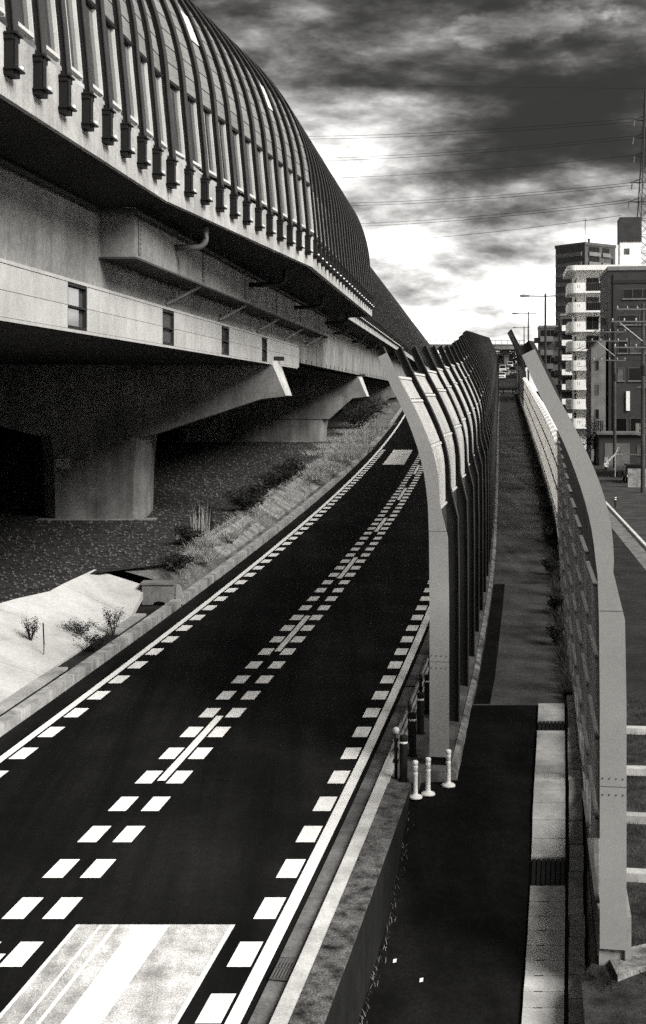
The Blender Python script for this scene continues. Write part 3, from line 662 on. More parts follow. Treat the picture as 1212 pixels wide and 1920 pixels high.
# piers
def pier(label, q, xe, col, grp='viaduct piers'):
    zg = ter(q) - 0.1; t = thing('viaduct_pier', label, 'pier', (xe, q, zg), 0, grp)
    zt, zb2, zc = 9.12 - zg, 7.9 - zg, 6.35 - zg
    c0, c1 = col
    m_ = MB(); m_.prism_y([(-0.5, zt + .18), (0.10, zb2), (-0.9, zb2 - 0.12), (c1 + .25, zc), (c0 - .25, zc), (c0 - 6, zb2), (c0 - 6, zt + .18)], 0, 3.2); obj('cap_beam', m_, 'concrete_pier', t)
    m_ = MB(); m_.hexa([(-0.48, -0.012, zt + .14), (-0.06, 0.5, zt + .14), (-0.06, 2.6, zt + .14), (-0.46, 3.19, zt + .14), (-0.44, 0, zt + .182), (-0.1, .5, zt + .182), (-0.1, 2.6, zt + .182), (-.44, 3.1, zt + .182)])
    obj('cap_end', MB().hexa([(-0.02, .0, zb2 + .02), (0.28, .45, zb2 + .02), (0.28, 2.7, zb2 + .02), (-0.02, 3.2, zb2 + .02), (-0.52, .0, zt + .17), (-0.22, .45, zt + .17), (-0.22, 2.7, zt + .17), (-0.52, 3.2, zt + .17)]), 'concrete_light', t)
    def sec(z, e): return [(c0 - e, 0.5, z), (c0 + .5 - e, 0.06, z), (c1 - .45 + e, 0.06, z), (c1 + e, .5, z), (c1 + e + .02, 1.05, z), (c1 + e - .08, 1.10, z), (c1 + e - .08, 1.22, z), (c1 + e + .02, 1.28, z), (c1 + e, 2.6, z), (c1 - .45 + e, 3.1, z), (c0, 3.1, z)]
    m_ = MB(); m_.loft([sec(-.3, 0), sec(zc * .6, .06), sec(zc + .3, .22)]); obj('column', m_, 'concrete_pier', t)
    m_ = MB(); m_.box(-0.40, 0.0, 0.4, 1.3, zt + .19, zt + .34); obj('bearing', m_, 'steel_dark', t)
    m_ = MB(); m_.box(c0 - .2, c1 + .5, -.3, 3.6, -.2, .12); obj('footing', m_, 'concrete_wall', t)
    return t
p1 = pier('nearest concrete viaduct pier with hammerhead cap and slim column', 50, -1.55, (-9.4, -5.45))
m_ = MB(); m_.box(0, .55, 0, .02, 0, .36); obj('notice_plate', m_, 'concrete_light', p1, loc=(-8.9, 0.035, 2.1))
pier('second viaduct pier with broad column behind the nearest one', 89, 2.95, (-13, -2.75))
pier('third viaduct pier, small and mostly hidden by roadside weeds', 128, 7.6, (-13, -3.0))
o = obj('light_blocking_wall', MB().box(-34, -32.95, -60, 260, -2, 13.2).box(-34, -7.5, -62, -60.2, -4, 13.2), 'concrete_dark'); tag(o, 'added dark wall keeping light out of the space below the viaduct', 'wall')  # added walls, the end one unseen, that block light under the viaduct

# ------------------------------------------------------------------ curved roadside noise barriers
PL_ = [(0, 0), (0, 3.0), (-.01, 4.17), (-.03, 4.75), (-.1, 5.32), (-.23, 5.83), (-.44, 6.39), (-.70, 6.91), (-.91, 7.38), (-1.0, 7.58)]
PR_ = [(.33, 0), (.33, 3.0), (.31, 4.17), (.155, 4.8), (.12, 5.34), (-.01, 5.86), (-.265, 6.46), (-.55, 7.0), (-.77, 7.46), (-.86, 7.66)]
def cat(P, k0):
    out = list(P[:k0 + 1])
    for i in range(k0, len(P) - 1):
        p0, p1, p2, p3 = [Vector(P[min(max(k, k0), len(P) - 1)]) for k in (i - 1, i, i + 1, i + 2)]
        for j in (1, 2, 3):
            t = j / 3; w_ = 0.5 * ((2 * p1) + (p2 - p0) * t + (2*p0 - 5*p1 + 4*p2 - p3) * t * t + (3*p1 - p0 - 3*p2 + p3) * t**3); out.append((w_.x, w_.y))
    return out
PL_, PR_ = cat(PL_, 3), cat(PR_, 3)
def scl(P, s, z0=0.0): return [(x * (s if z > 4.8 else 1), (z if z < 4.6 else 4.6 + (z - 4.6) * s) if i else z0) for i, (x, z) in enumerate(P)]
def post_mesh(s, z0=0.0, m='steel_dark', w=.075):
    A, B = scl(PL_, s, z0), scl(PR_, s, z0); mb = MB()
    mb.loft([[(a[0] + .02, -.012, a[1]), (b[0] - .02, -.012, b[1]), (b[0] - .02, .012, b[1]), (a[0] + .02, .012, a[1])] for a, b in zip(A, B)])
    for P, d0, d1 in ((A, 0, .018), (B, -.018, 0)):
        n0 = len(mb.f)
        mb.loft([[(p[0] + d0, -w, p[1]), (p[0] + d1, -w, p[1]), (p[0] + d1, w, p[1]), (p[0] + d0, w, p[1])] for p in P])
    return slot2(fixn(mb.mesh('post', m)), n0, 'steel_edge')
def cover_mesh(s, z0):
    A, B = scl(PL_, s, z0)[:-2], scl(PR_, s, z0)[:-2]; mb = MB()
    mb.loft([[(a[0] - .012, -.125, a[1]), (b[0] + .012, -.125, b[1]), (b[0] + .012, -.095, b[1]), (a[0] - .012, -.095, a[1])] for a, b in zip(A, B)])
    return fixn(mb.mesh('cover_plate', 'plate_light'))
def Lx(z, s):
    A = scl(PL_, s)
    for (x0, z0), (x1, z1) in zip(A[:-1], A[1:]):
        if z0 <= z <= z1: return x0 + (x1 - x0) * (z - z0) / (z1 - z0)
    return A[-1][0]
def Rx(z, s):
    A = scl(PR_, s)
    for (x0, z0), (x1, z1) in zip(A[:-1], A[1:]):
        if z0 <= z <= z1: return x0 + (x1 - x0) * (z - z0) / (z1 - z0)
    return A[-1][0]
LOW = [0.06]
def PX(z, s):
    if z < 4.62: return Lx(z, s) + LOW[0]
    t = min(1.0, (z - 4.62) / 1.0); a = Lx(z, s) + 0.05
    return a + (max(a, Rx(z, s) - 0.085) - a) * t
def row_mesh(z0, z1, s, m, y0=.10, y1=2.60, off=.06, th=.03, n=5, seam=True):
    zz = list(np.linspace(z0, z1, n + 1)); mb = MB()
    spans = ((y0, (y0 + y1) / 2 - .02), ((y0 + y1) / 2 + .02, y1)) if seam else ((y0, y1),)
    for a, b in spans: mb.loft([[(PX(z, s), a, z), (PX(z, s), b, z), (PX(z, s) + th, b, z), (PX(z, s) + th, a, z)] for z in zz])
    return fixn(mb.mesh('panel', m))
def rail_mesh(z, s, m='rail_light', h=.045): 
    mb = MB(); d_ = .022 if LOW[0] > 0 else .012; mb.loft([[(PX(w_, s) - .02, .092, w_), (PX(w_, s) - .02, 2.608, w_), (PX(w_, s) + .03 + d_, 2.608, w_), (PX(w_, s) + .03 + d_, .092, w_)] for w_ in (z - h / 2, min(z + h / 2, 4.615) if z < 4.62 else z + h / 2)]); return fixn(mb.mesh('rail', m))
BREAKS = [.25, 1.4, 2.5, 3.6, 4.6, 5.81, 6.67, 7.11]
def sbr(s): return [z if z < 4.6 else 4.6 + (z - 4.6) * s for z in BREAKS]
def barrier(name, label, f, zf, Ylist, sfun, panel_of, nparts, end_plate, mirror=False, lift=0.0, rail_mat='rail_light'):
    t = thing(name, label, 'noise barrier', (f(Ylist[0]), Ylist[0], zf(Ylist[0]))); base = Vector(t.location)
    cache = {}; rest = {}
    for k, q in enumerate(Ylist):
        s = round(sfun(q), 2)
        if s not in cache:
            B_ = sbr(s)
            cache[s] = (post_mesh(s, lift), [None if panel_of(i) is None else row_mesh(B_[i] + .04, B_[i + 1] - .04, s, panel_of(i)) for i in range(7)], [rail_mesh(z, s, rail_mat) for z in B_])
        pm_, rows, rails = cache[s]
        mt = frame(f, q, zf(q)); mt.translation -= base
        if mirror: mt = mt @ Matrix.Scale(-1, 4, (1, 0, 0))
        po = place('post', pm_, t, mtx=mt)
        if k == 0 and end_plate is not None:
            place('cover_plate', cover_mesh(s, end_plate), t, mtx=mt)
            for zz in (2.02, 1.80):
                for xx in (.03, .12, .21, .30):
                    bm2 = MB(); bm2.lathe([(.011, 0), (.011, .008), (.004, .012)], 6); bo = obj('bolt', bm2, 'steel_grey', t); bo.matrix_basis = mt @ Matrix.Translation((xx, -.126, zz)) @ Matrix.Rotation(R_(90), 4, 'X')
            for zz in (4.28, 1.9):
                jm = MB(); jm.box(-.012, .345 if zz < 4 else .30, -.1262, -.1255, zz, zz + .012); obj('plate_joint', jm, 'steel_grey', t, mtx=mt)
        if k == len(Ylist) - 1: break
        for i in range(7):
            if rows[i] is None: continue
            if k < nparts: place('panel', rows[i], t, mtx=mt)
            else: xf(rows[i], mt, rest.setdefault(rows[i].materials[0].name, MB()))
        for i in range(8):
            if i < 7 and rows[i] is None and i > 0 and rows[i - 1] is None and i != 6: continue
            if k < nparts: place('rail', rails[i], t, mtx=mt)
            else: xf(rails[i], mt, rest.setdefault(rail_mat, MB()))
    for mname, mb in rest.items():
        o = place('panels_far' if mname != rail_mat else 'rails_far', mb.mesh('panels_far', mname), t); o['kind'] = 'stuff'
    return t
LB = lambda q: PL(q) - 0.50
sL = lambda q: 1.0 + 0.02 * round(11 * max(0.0, min(1.0, (q - 42) / 22)))
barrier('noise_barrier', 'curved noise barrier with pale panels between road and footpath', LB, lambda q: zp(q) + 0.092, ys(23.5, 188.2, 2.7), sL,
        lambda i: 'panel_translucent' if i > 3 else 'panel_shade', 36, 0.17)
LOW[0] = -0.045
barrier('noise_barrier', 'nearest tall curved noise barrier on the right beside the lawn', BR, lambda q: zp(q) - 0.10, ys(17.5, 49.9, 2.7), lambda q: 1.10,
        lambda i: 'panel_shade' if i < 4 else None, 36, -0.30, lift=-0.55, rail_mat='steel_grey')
barrier('noise_barrier', 'distant dark curved noise barrier beyond the white topped fence', BR, lambda q: zp(q) + 0.02, ys(140, 191.3, 2.7), lambda q: 1.5,
        lambda i: 'panel_shade' if i < 6 else None, 36, None)
barrier('noise_barrier', 'distant pale gridded noise barrier curving the opposite way', Sp([(150, 15.6), (175, 19.4), (215, 24.6)]), lambda q: zp(q) + 0.02, ys(152, 214.1, 2.7), lambda q: 1.15,
        lambda i: 'panel_translucent', 36, None, mirror=True)
# straight fence with white coping
fn = thing('slat_fence', 'long vertical slat fence with bright white coping beside the footpath', 'fence', (BR(50), 50, zp(50)))
FY = ys(50, 140, 2.5); fb = Vector(fn.location); HF = 3.9
fp = MB(); fp.box(.04, .16, -.06, .06, .3, HF - .1); FPM = fixn(fp.mesh('fence_post', 'steel_dark'))
sl_ = MB()
sl_.box(.06, .10, .06, 2.44, .64, .70); sl_.box(.06, .10, .06, 2.44, HF - .18, HF - .1); NS = len(sl_.f)
for k in range(9): sl_.box(.02, .058, .10 + k * .26, .27 + k * .26, .66, HF - .12)
SLM = slot2(fixn(sl_.mesh('slat_panel', 'steel_grey')), NS, 'fence_panel')
rl = MB(); rl.box(-.01, .02, .06, 2.44, 1.72, 1.80); RLM = fixn(rl.mesh('fence_rail', 'steel_dark'))
cpm = MB(); cpm.prism_y([(-.14, HF - .1), (.30, HF - .1), (.30, HF - .02), (.08, HF + .10), (-.14, HF - .02)], 0.004, 2.51); CPM = fixn(cpm.mesh('coping', 'white_plastic'))
for k, q in enumerate(FY[:-1]):
    s = (zp(FY[k + 1]) - zp(q)) / 2.5; mt = frame(BR, q, zp(q)); mt.translation -= fb
    sh = Matrix.Identity(4); sh[2][1] = s; mt = mt @ sh
    place('fence_post', FPM, fn, mtx=mt); place('slat_panel', SLM, fn, mtx=mt); place('coping', CPM, fn, mtx=mt)
    place('fence_rail', RLM, fn, mtx=mt); place('fence_rail', RLM, fn, mtx=mt @ Matrix.Translation((0, 0, 0.98)))
#SPLIT2
# ------------------------------------------------------------------ street furniture
def P(u, v, z=None):                                  # place on the climbing plane, or at height z
    if z is None: q = 18840 / (v - 640.0); return Vector(((u - 606) * q / 2400, q, zp(q)))
    q = 2400 * (CAMH - z) / (v - 745.0); return Vector(((u - 606) * q / 2400, q, z))
def dup(root, loc, label, group=None):
    r = root.copy(); COL.objects.link(r); r.location = loc; r['label'] = label
    if group: r['group'] = group
    for ch in list(root.children):
        c = ch.copy(); COL.objects.link(c); c.parent = r
        for g_ in list(ch.children):
            d_ = g_.copy(); COL.objects.link(d_); d_.parent = c
    return r
ORD = ('first', 'second', 'third', 'fourth', 'fifth', 'sixth', 'seventh', 'eighth')
b0 = thing('bollard', 'first black bollard, nearest the white delineators, beside a ball-topped post', 'bollard', (0, 0, 0), 0, 'black bollards behind the kerb')
m_ = MB(); m_.lathe([(.068, 0), (.07, .02), (.07, .64), (.066, .655), (.066, .70), (.07, .712), (.07, .78), (.062, .80), (.02, .812), (.005, .813)], 18); obj('tube', m_, 'black_rubber', b0, smooth=True)
m_ = MB(); m_.lathe([(.0665, .657), (.0695, .66), (.0695, .692), (.0665, .695)], 18); obj('reflective_band', m_, 'white_plastic', b0, smooth=True)
m_ = MB(); m_.lathe([(.10, 0), (.10, .012), (.075, .016)], 18); obj('base_plate', m_, 'black_rubber', b0)
for k in range(6):
    q = 22.62 + k * 1.36; loc = (C(q) + 4.36, q, zp(q) + 0.09)
    if k == 0: b0.location = loc
    else: dup(b0, loc, '%s black bollard counted from the white delineators' % ORD[k])
d0 = thing('delineator_post', 'a', 'delineator', (0, 0, 0), 0, 'white flexible delineators on the path')
m_ = MB(); m_.lathe([(.125, 0), (.125, .018), (.11, .04), (.055, .058), (.045, .075), (.042, .12), (.042, .40), (.046, .41), (.046, .445), (.042, .45), (.042, .52), (.046, .528), (.046, .56), (.042, .566), (.042, .585), (.05, .60), (.05, .635), (.04, .65), (.01, .655)], 20); obj('flexible_tube', m_, 'white_plastic', d0, smooth=True)
for z_ in (.455, .57):
    m_ = MB(); m_.lathe([(.0425, z_), (.044, z_ + .005), (.044, z_ + (.06 if z_ < .5 else .01)), (.0425, z_ + (.065 if z_ < .5 else .014))], 20); obj('reflective_band', m_, 'rail_light', d0, smooth=True)
dl = [(P(779, 1517, 0.72), 'white delineator nearest the mossy wall, leftmost of three'), (P(803, 1490, 0.72), 'white delineator in the middle of three'), (P(841, 1475, 0.78), 'white delineator in front of the barrier end post, rightmost of three')]
for k, (p_, lb) in enumerate(dl):
    uv = ((779, 1517), (803, 1490), (841, 1474))[k]
    for _ in range(12): p_ = P(uv[0], uv[1], zpath(p_.y))
    p_.z = zpath(p_.y) + 0.003
    if k == 0: d0.location = p_; d0['label'] = lb
    else: dup(d0, p_, lb)
# pipe fence along the kerb
gf = thing('pipe_fence', 'thin dark pipe fence with ball-topped end post along the kerb', 'fence', (C(22.7) + 4.28, 22.7, zp(22.7) + .09)); gb = Vector(gf.location)
PF_ = lambda q: C(q) + 4.21
for k, q in enumerate(ys(22.75, 44.75, 2.0)):
    m_ = MB(); m_.lathe([(.03, 0), (.03, .80), (.005, .81)], 10); po = obj('fence_post', m_, 'steel_dark', gf, loc=Vector((PF_(q), q, zp(q) + .09)) - gb, smooth=True)
    if k == 0:
        m_ = MB(); m_.lathe([(.02, .78), (.045, .80), (.06, .84), (.055, .88), (.035, .90), (.004, .91)], 12); obj('ball_cap', m_, 'rail_light', po, smooth=True)
    for z_ in (.68, .5, .3):
        m_ = MB(); m_.lathe([(.045, -.03), (.05, 0), (.045, .03)], 10); obj('clamp', m_, 'steel_dark', po, loc=(-.0, 0, z_))
for z_ in (.68, .50, .30):
    m_ = MB(); m_.tube([Vector((PF_(q) - .045, q, zp(q) + .09 + z_)) - gb for q in ys(22.7, 44.8, 2)], .017, 6); obj('pipe_rail', m_, 'steel_grey', gf, smooth=True)

# barricade at the far end of the path
bc = thing('barricade', 'dark low vehicle barrier across the far end of the footpath', 'barricade', (PL(189) + 1.2, 189, zp(189)))
m_ = MB(); m_.tube([(-2.2, 0, .9), (2.2, 0, .9)], .06, 8); obj('top_rail', m_, 'steel_dark', bc)
m_ = MB(); m_.tube([(-2.2, 0, .5), (2.2, 0, .5)], .05, 8); obj('lower_rail', m_, 'rail_light', bc)
for x in (-2.0, -.7, .7, 2.0):
    m_ = MB(); m_.tube([(x, 0, -.1), (x, 0, 1.0)], .08, 8); obj('upright', m_, 'steel_black', bc)

# far road with queueing cars and guard rail
FRC = lambda q: PL(q) + 1.1
struct('far_road', strip(lambda q: FRC(q) - 7, lambda q: FRC(q) + 2.6 + min(1.5, max(0, (q - 200) * .02)), zp, ys(190, 700, 10), 0.0, 2), 'asphalt_street', 'distant road with queueing traffic beyond the footpath')
gr = thing('guard_rail', 'bright white guard rail curving beside the distant traffic', 'guard rail', (FRC(200), 200, zp(200))); gb2 = Vector(gr.location)
gp = [Vector((FRC(q) + 2.4 + 2.2 * ((q - 200) / 120) ** 1.2, q, zp(q) + .75)) - gb2 for q in ys(200, 320, 6)]
m_ = MB(); m_.loft([[(p[0] - .05, p[1], p[2] - .2), (p[0] + .05, p[1], p[2] - .2), (p[0] + .05, p[1], p[2] + .2), (p[0] - .05, p[1], p[2] + .2)] for p in gp]); obj('beam', m_, 'white_plastic', gr)
for p in gp[::2]:
    m_ = MB(); m_.box(p[0] + .06, p[0] + .16, p[1] - .05, p[1] + .05, p[2] - .9, p[2] + .1); obj('rail_post', m_, 'rail_light', gr)

def car(label, loc, rz, body, h=1.5, ln=4.3, van=False, grp='cars queueing on the distant road'):
    t = thing('car', label, 'car', loc, rz, grp); w = .85
    if van: prof = [(-ln/2, .35), (-ln/2, 1.0), (-ln/2 + .35, h), (ln/2 - .15, h), (ln/2, 1.0), (ln/2, .35)]
    else: prof = [(-ln/2, .35), (-ln/2 + .05, .78), (-ln/2 + 1.05, .92), (-ln/2 + 1.7, h), (ln/2 - .9, h), (ln/2 - .15, .98), (ln/2, .9), (ln/2, .35)]
    top = [z > 1.1 for _, z in prof]; m_ = MB()
    def sc(x, k): return [(x * (.84 if tp else 1) * k, y, z) for (y, z), tp in zip(prof, top)]
    m_.loft([sc(-w, .93), sc(-w, 1.0), sc(w, 1.0), sc(w, .93)]); obj('body', m_, body, t)
    i0 = 2 if not van else 1; (ya, za), (yb, zb2) = prof[i0], prof[i0 + 1]
    m_ = MB(); e = .012
    m_.add([(-w*.86, ya + (yb-ya)*.12 - e*2, za + (zb2-za)*.12 + e), (w*.86, ya + (yb-ya)*.12 - e*2, za + (zb2-za)*.12 + e), (w*.76, yb - (yb-ya)*.1 - e*2, zb2 - (zb2-za)*.1 + e), (-w*.76, yb - (yb-ya)*.1 - e*2, zb2 - (zb2-za)*.1 + e)], [(0, 1, 2, 3)]); obj('windscreen', m_, 'window_dark', t)
    for s in (-1, 1):
        y0, y1 = (-ln/2 + 1.75, ln/2 - 1.0) if not van else (-ln/2 + .6, ln/2 - .4)
        m_ = MB(); m_.add([(s*w*1.003, y0 - .35, 1.0), (s*w*1.003, y1 + .3, 1.0), (s*w*.86, y1, h - .1), (s*w*.86, y0, h - .1)], [(0, 1, 2, 3)]); obj('side_window', m_, 'window_dark', t)
        m_ = MB(); m_.box(s*.62 - .17, s*.62 + .17, -ln/2 - .02, -ln/2 + .1, .58, .76); obj('headlight', m_, 'white_plastic', t)
        for yw in (-ln/2 + .8, ln/2 - .8):
            m_ = MB(); m_.lathe([(.2, -.1), (.31, -.1), (.32, -.06), (.32, .06), (.31, .1), (.2, .1)], 14); wo = obj('wheel', m_, 'black_rubber', t, loc=(s * (w - .08), yw, .32)); wo.rotation_euler = (0, R_(90), 0)
            m_ = MB(); m_.lathe([(.02, -.104), (.18, -.104), (.18, .104), (.02, .104)], 10); obj('rim', m_, 'rail_light', wo)
    m_ = MB(); m_.box(-.26, .26, -ln/2 - .03, -ln/2 - .01, .42, .58); obj('number_plate', m_, 'white_plastic', t)
    m_ = MB(); m_.box(-.5, .5, -ln/2 - .025, -ln/2 + .05, .6, .74); obj('grille', m_, 'steel_black', t)
    return t
for k, (q, off, bd, vn, lb) in enumerate(((262, -.9, 'car_white', False, 'white car nearest in the distant queue'), (282, .0, 'car_white', False, 'white car second in the distant queue'),
        (300, 1.7, 'car_grey', True, 'grey van by the guard rail in the distant queue'), (318, -.6, 'car_white', True, 'white van behind the first cars in the distant queue'), (345, .8, 'car_grey', False, 'grey car midway in the distant queue'),
        (372, 1.6, 'car_white', True, 'white van near the overpass in the distant queue'), (250, -3.4, 'car_grey', False, 'grey car half hidden by the barrier in the distant queue'))):
    car(lb, (FRC(q) + off, q, zp(q)), R_(-8), bd, 1.95 if vn else 1.5, 4.6 if vn else 4.3, vn)

# distant overpass
ov = thing('overpass', 'distant overpass with railing crossing above the queueing traffic', 'overpass', (40, 430, zp(430))); 
m_ = MB(); m_.box(-60, 28, 0, 9, 5.2, 6.6); obj('deck', m_, 'concrete_wall', ov)
m_ = MB(); m_.box(-60, 28, -.2, 0.0, 6.6, 7.0); obj('parapet', m_, 'concrete_light', ov)
m_ = MB(); m_.tube([(-60, -.1, 8.2), (28, -.1, 8.2)], .09, 6); obj('top_rail', m_, 'steel_grey', ov)
for x in np.arange(-58, 28, 2.0):
    m_ = MB(); m_.box(x - .07, x + .07, -.17, -.03, 7.0, 8.2); obj('baluster', m_, 'steel_grey', ov)
for x in (-44, -24, -9, 8, 22):
    m_ = MB(); m_.box(x - .8, x + .8, 2, 6, -12, 5.2); obj('column', m_, 'concrete_pier', ov)

# street lamps
def lamp(label, loc, h, two=True):
    t = thing('street_lamp', label, 'street lamp', loc, 0, 'street lamps along the distant road')
    m_ = MB(); m_.tube([(0, 0, -.5), (0, 0, h * .5), (0, 0, h + .25)], .15, 8, .09); obj('pole', m_, 'steel_dark', t)
    m_ = MB(); m_.tube([(-1.7, 0, h), (0, 0, h - .02), (1.2, 0, h + .02)], .06, 6); obj('arm', m_, 'steel_dark', t)
    m_ = MB(); m_.loft([[(-2.4, -.14, h - .05), (-2.4, .14, h - .05), (-2.4, .12, h + .08), (-2.4, -.12, h + .08)], [(-2.1, -.2, h - .12), (-2.1, .2, h - .12), (-2.1, .18, h + .14), (-2.1, -.18, h + .14)], [(-1.5, -.14, h - .08), (-1.5, .14, h - .08), (-1.5, .12, h + .1), (-1.5, -.12, h + .1)]]); obj('lamp_head', m_, 'steel_grey', t)
    return t
for u, v, q, lb in ((1023, 555, 120, 'tallest and nearest dark street lamp above the fence'), (991, 588, 190, 'middle dark street lamp above the right barrier'), (983, 614, 270, 'farthest small street lamp above the right barrier')):
    x = (u - 606) * q / 2400; zt = CAMH + (745 - v) * q / 2400; lamp(lb, (x, q, zp(q)), zt - zp(q))

# ------------------------------------------------------------------ buildings (aligned with the street)
RZ = -math.atan(0.14); RW = random.Random(12)
def win(t, x0, x1, z0, z1, y=0.0, n=2, m='window_dark', fm='steel_grey', d=.10, side=None):
    m_ = MB()
    if side is None: m_.box(x0, x1, y - .012, y + .10, z0, z1)
    else: m_.box(side - .012, side + .1, x0, x1, z0, z1)
    if m == 'window_dark' and RW.random() < .25: m = 'glass_curtain'
    w = obj('window', m_, m, t); f = MB(); e = .05
    bars = [(x0, x0 + e, z0, z1), (x1 - e, x1, z0, z1), (x0 + e, x1 - e, z0, z0 + e), (x0 + e, x1 - e, z1 - e, z1)] + [(x0 + (x1 - x0) * k / n - e / 2, x0 + (x1 - x0) * k / n + e / 2, z0 + e, z1 - e) for k in range(1, n)]
    for a, b, c_, d_ in bars:
        if side is None: f.box(a, b, y - .06, y - .013, c_, d_)
        else: f.box(side - .06, side - .013, a, b, c_, d_)
    obj('frame', f, fm, w); return w
# white apartment block with rounded balconies
wb = thing('apartment_block', 'white apartment block with stacked rounded corner balconies', 'building', (37.0, 193, 0), RZ)
m_ = MB(); m_.box(1.3, 18, 1.4, 14, 0, 27.0); obj('wall', m_, 'tile_white', wb)
def corner(x0, y0, x1, y1, r, n=6): # outline of slab: left-front corner rounded
    return [(x0 + r - r * math.cos(a), y0 + r - r * math.sin(a)) for a in np.linspace(0, math.pi / 2, n)] + [(x1, y0), (x1, y1), (x0, y1)]
def slab(out, z0, z1):
    m_ = MB(); m_.loft([[(x, y, z0) for x, y in out], [(x, y, z1) for x, y in out]]); return m_
rf = obj('roof', slab(corner(-.15, -.15, 18.2, 14.2, 1.1), 27.0, 27.75), 'tile_white', wb)
zf_ = [23.75 - 2.92 * k for k in range(8)]
for k, z_ in enumerate(zf_):
    if z_ < 1.5: continue
    fl = obj('balcony_slab', slab(corner(0, 0, 18, 9, 1.1), z_ - .18, z_ + .10), 'tile_white', wb)
    o_ = corner(0, 0, 2.55, 8.5, 1.1); o_ = [(0, 8.5)] + o_[:-2]; inn = [(x + .12 if x < 2.4 else x, y + .12) for x, y in o_]
    m_ = MB(); m_.loft([[(x, y, z_ + .10), (x, y, z_ + 1.35), (a, b, z_ + 1.35), (a, b, z_ + .10)] for (x, y), (a, b) in zip(o_, inn)]); pr_ = obj('balcony_parapet', m_, 'tile_white', wb)
    for x in (1.35, 1.65):
        m_ = MB(); m_.box(x, x + .07, -.006, 0.0, z_ + .6, z_ + 1.05); obj('drain_slot', m_, 'steel_grey', pr_)
    m_ = MB(); m_.tube([(2.55, .05, z_ + 1.3), (6.2, .05, z_ + 1.3)], .035, 6)
    for x in np.arange(2.7, 6.2, .16 if k == 2 else .32): m_.box(x - .014, x + .014, .036, .064, z_ + .1, z_ + 1.3)
    obj('railing', m_, 'steel_dark' if k == 2 else 'steel_grey', wb)
    if k % 3 != 2: m_ = MB(); m_.box(2.62, 6.2, .07, .08, z_ + .12, z_ + 1.28); obj('railing_glass', m_, 'window_dark' if k < 4 else 'tile_grey', wb)
    win(wb, 2.75, 4.6, z_ + .12, z_ + 2.2, 1.4, 2); win(wb, 4.9, 6.0, z_ + .12, z_ + 2.2, 1.4, 1)
    win(wb, 1.7, 2.7, z_ + .5, z_ + 2.2, 0, 1, side=1.3); win(wb, 4.0, 6.0, z_ + .3, z_ + 2.2, 0, 2, side=1.3)
ph = obj('stair_tower', MB().box(8.0, 11.1, 4, 8, 27.76, 31.6), 'tile_white', wb)
obj('water_tank_screen', MB().box(7.9, 11.2, 3.9, 8.1, 31.6, 35.4), 'tile_brown', wb)
win(ph, 8.6, 9.4, 29.7, 30.6, 4.0, 1)
obj('antenna', MB().tube([(13, 5, 27.7), (13, 5, 33)], .05, 6), 'steel_grey', wb)
# brown office block in front
bb = thing('office_block', 'dark brown tiled block right of the white apartments', 'building', (35.25, 158, 0), RZ)
obj('wall', MB().box(0, 15, 0, 13.5, 0, 23.5), 'tile_brown', bb)
obj('roof_parapet', MB().box(-.12, 15.1, -.12, 13.6, 23.5, 24.0), 'tile_grey', bb)
for z0, z1, x0, x1 in ((20.0, 21.2, 1.7, 6.5), (16.8, 18.0, 1.3, 3.4), (16.8, 18.0, 3.7, 6.5), (13.3, 14.9, 1.1, 2.3), (13.3, 14.9, 2.6, 5.2), (9.9, 11.5, 1.1, 1.9), (9.9, 11.5, 2.4, 4.4), (3.2, 5.3, .7, 2.2), (2.0, 5.3, 2.6, 4.0)):
    win(bb, x0, x1, z0, z1, 0.0, max(1, int((x1 - x0) / 1.2)))
    obj('sill', MB().box(x0 - .1, x1 + .1, -.14, 0, z0 - .12, z0), 'tile_grey', bb)
obj('fascia', MB().box(.4, 15, -.08, 0, 21.9, 22.3), 'steel_dark', bb)
for z0 in (18.3, 15.0, 11.7, 8.4, 5.1):
    win(bb, 2.0, 4.2, z0, z0 + 1.5, 0, 2, side=0.0); win(bb, 7.5, 10, z0, z0 + 1.5, 0, 2, side=0.0)
    obj('air_conditioner', MB().box(-.55, 0, 5.0, 5.9, z0 - 1.2, z0 - .4), 'tile_grey', bb)
obj('downpipe', MB().tube([(.55, -.08, 0), (.55, -.08, 23)], .06, 6), 'steel_dark', bb)
obj('shop_sign', MB().box(2.1, 2.55, -.2, 0, 6.2, 8.6), 'tile_white', bb)
obj('entrance_canopy', MB().box(.2, 4.6, -1.2, 0, 2.4, 2.6), 'steel_dark', bb)
# narrow grey block between the two
nb = thing('narrow_block', 'narrow grey rendered block squeezed between white and brown buildings', 'building', (33.0, 157.5, 0), RZ)
m_ = MB(); m_.prism_y([(0, 0), (1.75, 0), (1.75, 14.9), (1.0, 14.9), (0, 13.9)], 0, 9); obj('wall', m_, 'tile_grey', nb)
for z0 in (11.2, 8.2, 5.2): win(nb, .5, .95, z0, z0 + 1.2, 0, 1); win(nb, 2, 3.4, z0, z0 + 1.3, 0, 2, side=0.0)
for x in (.35, .6, .85, 1.1, 1.35): obj('vent_slot', MB().box(x, x + .1, -.014, 0, 3.6, 5.0), 'steel_dark', nb)
